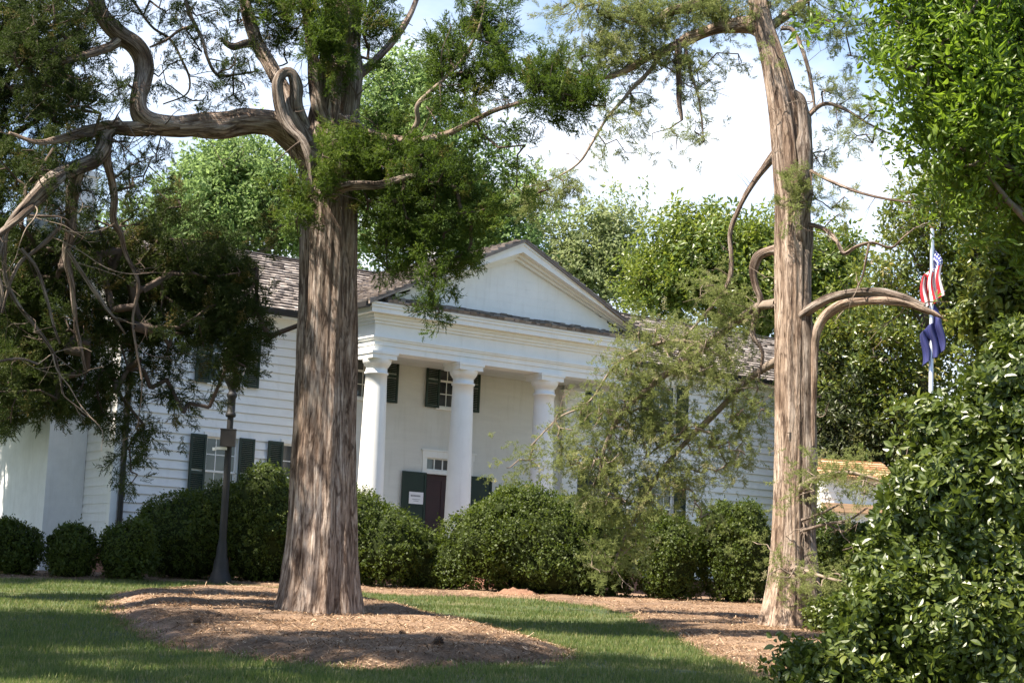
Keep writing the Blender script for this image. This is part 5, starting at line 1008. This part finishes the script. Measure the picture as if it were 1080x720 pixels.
lob = px_lobes([(425, 90, 40, 26, 0), (400, 125, 40, 36, 0), (450, 140, 44, 40, 0), (490, 180, 44, 36, 0), (420, 190, 50, 40, 0), (460, 225, 56, 36, 0), (520, 230, 36, 30, 0), (390, 250, 36, 30, 0), (440, 75, 18, 12, 0), (535, 265, 30, 20, 0), (480, 265, 50, 20, 0), (548, 205, 18, 24, 0)], 70)
lobed_tree('broadleaf_tree', 'tall light green tree behind the house, seen between the cedar and the pediment', gbase(450, 70), lob, 800, BROAD, M_far, 0.95, M_bark3, 0.4, 2, jitter=0.45)
lob = px_lobes([(215, 185, 30, 24, 0), (255, 175, 34, 22, 0), (290, 195, 30, 30, 0), (235, 215, 44, 26, 0), (275, 235, 40, 24, 0), (195, 230, 36, 24, 0), (310, 240, 30, 24, 0), (180, 205, 14, 12, 0), (225, 250, 40, 14, 0), (255, 158, 18, 10, 0), (130, 260, 30, 16, 0)], 72)
lobed_tree('broadleaf_tree', 'light green tree showing under the big horizontal cedar limb', gbase(250, 72), lob, 620, BROAD, M_far, 0.95, M_bark3, 0.35, 2, jitter=0.45)
# cedar at the left edge
lob = px_lobes([(30, 30, 50, 36, 0), (75, 70, 36, 34, .3), (20, 90, 46, 36, 0), (60, 115, 40, 26, .2), (10, 150, 40, 34, 0), (85, 30, 24, 26, .4), (-60, 60, 60, 70, 0), (-60, 160, 60, 60, 0), (-120, 20, 80, 80, .5), (-150, 150, 80, 90, 0), (-60, -60, 80, 60, 0), (40, -50, 60, 40, .3), (-20, 215, 40, 34, .4), (-90, 270, 50, 50, .3), (-200, 70, 80, 90, -.5), (-30, 420, 24, 30, .4), (-70, 350, 40, 50, .3)], 27.5)
lobed_tree('cedar_tree', 'dim cedar with hanging sprays at the left edge of the photo', gbase(-130, 28), lob, 1500, CEDAR, M_cedarshade, 0.40, M_bark1, 0.32, 2, up=0.1, jitter=0.16)
# two more cedars standing left of the view, which shade the lawn and the low shrubs
def big(name, label, x, y, h, r, n, temps, mat, seed, z0=0.42):
    z = float(ground_z(x, y)); q = np.random.default_rng(seed); lob = []
    for k in range(11):
        a = k * 2.4; t = k / 10; rr = r * (0.75 - 0.45 * t); lob.append((np.array([x + math.cos(a) * rr, y + math.sin(a) * rr, z + h * (z0 + (0.97 - z0) * t)]), np.array([r * .42, r * .42, h * .13]) * (1 - .3 * t)))
    lobed_tree(name, label, (x, y, z), lob, n, temps, mat, 0.6, M_bark1, 0.35, 2, jitter=0.22, seed=seed)
big('cedar_tree', 'tall cedar standing beyond the left edge near the low dark shrubs', -15.6, 34.6, 17.0, 4.9, 2900, CEDAR, M_cedarshade, 4, 0.34)
big('cedar_tree', 'broad cedar standing beyond the left edge nearest the photographer', -7.9, 14.4, 15.0, 5.0, 1250, CEDAR, M_cedarshade, 6, 0.60)

big('cedar_tree', 'cedar standing beyond the left edge behind the stucco end chimney', -15.6, 40.9, 14.5, 4.3, 2000, CEDAR, M_cedarshade, 9, 0.34)

big('cedar_tree', 'slender cedar standing beyond the left edge beside the lawn', -12.3, 19.2, 13.0, 3.7, 1100, CEDAR, M_cedarshade, 12, 0.45)

# ------------------------------------------------------------------ shrubs
LEAF = []
for s_ in range(4):
    r_ = np.random.default_rng(100 + s_); V, Fs = [], []
    for i in range(7):
        d = r_.normal(size=3) * np.array([1, 1, .5]) + np.array([0, 0, .25]); d /= np.linalg.norm(d); sd_ = np.cross(d, np.array([0, 0, 1.0]) + .55 * r_.normal(size=3)); sd_ /= np.linalg.norm(sd_); o = r_.normal(size=3) * .35 + np.array([0, 0, .25 * r_.normal()]); k = len(V); l_ = 0.85 * (.7 + .6 * r_.random())
        V += [o, o + d * l_ * .5 + sd_ * l_ * .27, o + d * l_, o + d * l_ * .5 - sd_ * l_ * .27]; Fs += [(k, k + 1, k + 2, k + 3)]
    LEAF.append((np.array(V), np.array(Fs)))
def blob_surface(lobes, n, seed, amp):
    """points with outward normals on the skin of a union of lumpy ellipsoids"""
    Ps, Ns = [], []
    area = np.array([(np.prod(r) ** (2 / 3)) for c, r in lobes]); area = area / area.sum()
    for k, (c, r) in enumerate(lobes):
        q = int(n * area[k]); v = RNG.normal(size=(q, 3)); v /= np.linalg.norm(v, axis=1)[:, None]
        P = np.array(c) + v * np.array(r); nn = v / np.array(r); nn /= np.linalg.norm(nn, axis=1)[:, None]
        P = P + nn * (amp * vnoise(P, 1.9, seed) + amp * .55 * vnoise(P, 5.0, seed + 1))[:, None]
        ok = np.ones(q, bool)
        for j, (c2, r2) in enumerate(lobes):
            if j != k: ok &= np.sum(((P - c2) / np.array(r2)) ** 2, axis=1) > 0.86
        Ps.append(P[ok]); Ns.append(nn[ok])
    return np.concatenate(Ps), np.concatenate(Ns)
def shrub(name, label, lobes, base, n, temps, mat, size, amp=0.10, group=None, deep=0.16, tvar=0.1, core=0.86, loose=0.0):
    root = thing(name, label, 'shrub', base, 0, group)
    m = Mesh(); a, b = np.meshgrid(np.linspace(0, 2 * np.pi, 25)[:-1], np.linspace(0, np.pi, 16)); v = np.stack([np.cos(a) * np.sin(b), np.sin(a) * np.sin(b), np.cos(b)], -1).reshape(-1, 3)
    i, j = np.meshgrid(np.arange(15), np.arange(24), indexing='ij'); Fc = np.stack([i * 24 + j, i * 24 + (j + 1) % 24, (i + 1) * 24 + (j + 1) % 24, (i + 1) * 24 + j], -1).reshape(-1, 4)
    for c, r in lobes:
        P = np.array(c) + v * np.array(r) * core; P = P + v * (amp * vnoise(P, 1.9, 5) - amp * .5)[:, None]; m.add(P, Fc)
    world_child(m.build('dark_core', M_core, smooth=True), root)
    P, nn = blob_surface(lobes, n, len(label), amp); ok = P[:, 2] > base[2] + 0.02; P, nn = P[ok], nn[ok]
    dd = RNG.random(len(P)) ** 1.6; P = P - nn * (deep * dd)[:, None] + nn * (loose * np.maximum(0, RNG.normal(size=len(P))) * np.where(RNG.random(len(P)) < 0.05, 3.0, 1.0))[:, None]
    ax = nn + RNG.normal(size=nn.shape) * .45 + np.array([0, 0, .35])
    tn = np.clip(.22 + tvar * vnoise(P, 1.3, 41) + .5 * tvar * vnoise(P, 6.0, 42) + .08 * RNG.normal(size=len(P)), .002, .7)
    m = Mesh(); scatter(m, temps, P, ax, size * (.7 + .6 * RNG.random(len(P))), tn); world_child(m.build('foliage', mat), root); return root
def ragged(lobes, k, f, seed):
    q = np.random.default_rng(seed); o = list(lobes)
    for c, r in lobes:
        for _ in range(k):
            v = q.normal(size=3); v[2] = abs(v[2]) * 0.9 - 0.15; v /= np.linalg.norm(v); o.append((np.array(c) + v * np.array(r) * 0.86, np.full(3, np.mean(r)) * f * (0.55 + 0.8 * q.random()) * np.array([1, 1, .85])))
    return o
def px_shrub(name, label, u, vb, hw, hp, y, n, mat=M_box, size=.062, bumps=0, group='boxwood shrubs in front of the house', amp=.1, deepf=.95, shape=None, loose=0.02):
    s = y / F; x = at(u, vb, y)[0]; zb = float(ground_z(x, y)); rx, hz = hw * s, at(u, vb - hp, y)[2] - zb; ry = rx * deepf if rx * deepf < 1.3 else 1.3
    q = np.random.default_rng(int(u)); lob = [(np.array([x, y, zb + hz * .46]), np.array([rx * .97, ry, hz * .55]))]
    if shape: lob = []
    for k in range(bumps):
        a = q.random() * 6.283; lob.append((np.array([x + math.cos(a) * rx * .5, y + math.sin(a) * ry * .45, zb + hz * (.45 + .3 * q.random())]), np.array([rx * .52, ry * .55, hz * .34]) * (.8 + .35 * q.random())))
    for (du, dv, ru, rv) in (shape or ()):
        lob.append((np.array([x + du * s, y + q.normal() * .1, zb + dv * s]), np.array([ru * s, min(1.4, ru * s), rv * s])))
    lob = ragged(lob, 3, .26, int(u))
    return shrub(name, label, lob, (x, y, zb), int(n * 1.45), LEAF, mat, size, amp, group, loose=loose)
px_shrub('boxwood_shrub', 'low dark shrub at the left edge, first of the three below the stucco chimney', 8, 609, 34, 60, 36.6, 2400, bumps=2)
px_shrub('boxwood_shrub', 'low dark shrub in the middle of the three below the stucco chimney', 73, 609, 27, 58, 36.6, 2100, bumps=2)
px_shrub('boxwood_shrub', 'low dark shrub below the corner of the house and its downspout', 132, 610, 31, 58, 36.8, 2200, bumps=2)
px_shrub('boxwood_shrub', 'tall dark shrub behind the foot of the lamp post', 196, 613, 62, 96, 38.7, 5200, bumps=4)
px_shrub('boxwood_shrub', 'tall dark shrub between the lamp post and the big cedar trunk', 278, 616, 56, 116, 38.6, 5200, bumps=4)
px_shrub('boxwood_shrub', 'tall shrub sloping down just right of the big cedar trunk', 400, 622, 70, 100, 38.6, 6000, shape=[(-30, 55, 44, 50), (5, 42, 46, 44), (42, 28, 36, 36), (-40, 30, 46, 40), (62, 20, 24, 26)])
px_shrub('boxwood_shrub', 'widest shrub, a sunlit mound in front of the portico', 565, 628, 108, 112, 38.4, 15000, size=.064, amp=.15, shape=[(0, 55, 84, 56), (-50, 48, 54, 46), (52, 48, 56, 50), (-8, 78, 46, 36), (-84, 28, 30, 34), (84, 34, 26, 40), (20, 30, 80, 40), (30, 80, 40, 26), (-30, 70, 36, 36)])
px_shrub('boxwood_shrub', 'rounded shrub right of the large sunlit mound, beside the lower window', 706, 631, 37, 86, 38.2, 4200, bumps=4)
px_shrub('boxwood_shrub', 'rounded shrub just left of the pale cedar trunk', 778, 635, 42, 104, 38.2, 4800, bumps=5)
px_shrub('boxwood_shrub', 'shrub behind the foot of the pale cedar trunk', 855, 638, 42, 100, 38.6, 4200, bumps=4)
px_shrub('garden_shrub', 'light green feathery shrub between the pale cedar trunk and the camellia', 912, 648, 34, 92, 33.0, 4800, M_box, .075, 4, None, .12)
px_shrub('garden_shrub', 'small leafy shrub at the right foot of the pale cedar', 872, 668, 22, 40, 28.0, 1400, M_cam, .075, 3, None, .1)
# the camellia in the right foreground
CAM = [leafy_template(80 + s, 9, 0.58, 0.52, 0.8, 0.12, True) for s in range(6)]
cy = 17.2
lob = [(at(u, v, cy + dy), np.array([ru, min(1.1, ru * 1.0), rv]) * cy / F) for u, v, ru, rv, dy in [(1015, 600, 96, 120, 0), (1065, 480, 84, 100, .2), (932, 682, 54, 44, -.2), (968, 562, 44, 72, 0), (1092, 395, 52, 60, .4), (860, 708, 38, 22, -.3), (1012, 500, 42, 60, .1), (1000, 690, 120, 70, -.4), (950, 630, 40, 46, -.1), (1110, 560, 90, 140, 0), (1058, 430, 34, 44, .3), (890, 728, 60, 34, -.4)]]
g_ = (lob[0][0][0], cy, float(ground_z(lob[0][0][0], cy)))
lob = ragged(lob, 6, .40, 3)
shrub('camellia_bush', 'large glossy-leaved bush filling the lower right corner', lob, g_, 16500, CAM, M_cam, 0.15, .16, None, deep=.40, tvar=.2, core=.62, loose=.10)
# mid-distance leafy bush behind it, under the flags
cy = 24.5
lob = [(at(u, v, cy + dy), np.array([ru, min(1.2, ru), rv]) * cy / F) for u, v, ru, rv, dy in [(1068, 345, 36, 46, 0), (1090, 290, 36, 50, .3), (1074, 410, 40, 44, 0), (1045, 455, 26, 32, .2), (1032, 495, 30, 40, 0), (1100, 380, 44, 80, .4), (1040, 520, 70, 90, .4)]]
g_ = (lob[0][0][0], cy, float(ground_z(lob[0][0][0], cy)))
shrub('garden_shrub', 'tall leafy shrub with bare grey twigs behind the camellia, right of the navy flag', ragged(lob, 6, .40, 4), g_, 6000, CAM, M_mag, 0.22, .2, None, deep=.5, tvar=.2, core=.4, loose=.16)

# ------------------------------------------------------------------ low far-off woods along the horizon
def far_woods():
    n = 5200; x = -90 + 190 * RNG.random(n); y = 92 + 10 * RNG.random(n); top = 4.6 + 1.4 * np.sin(x * 0.21) + 0.9 * np.sin(x * 0.57 + 1)
    P = np.stack([x, y, ground_z(x, y) - 0.3 + top * RNG.random(n) ** 0.8], -1); ax = RNG.normal(size=(n, 3)) + np.array([0, 0, .5])
    m = Mesh(); scatter(m, BROAD, P, ax, 1.5 + 0.9 * RNG.random(n), np.clip(0.22 + 0.12 * RNG.normal(size=n), .002, .6)); tag(m.build('far_woods', M_darkev), 'low dark line of far woods beyond the house', 'woods', None, 'stuff')
far_woods()
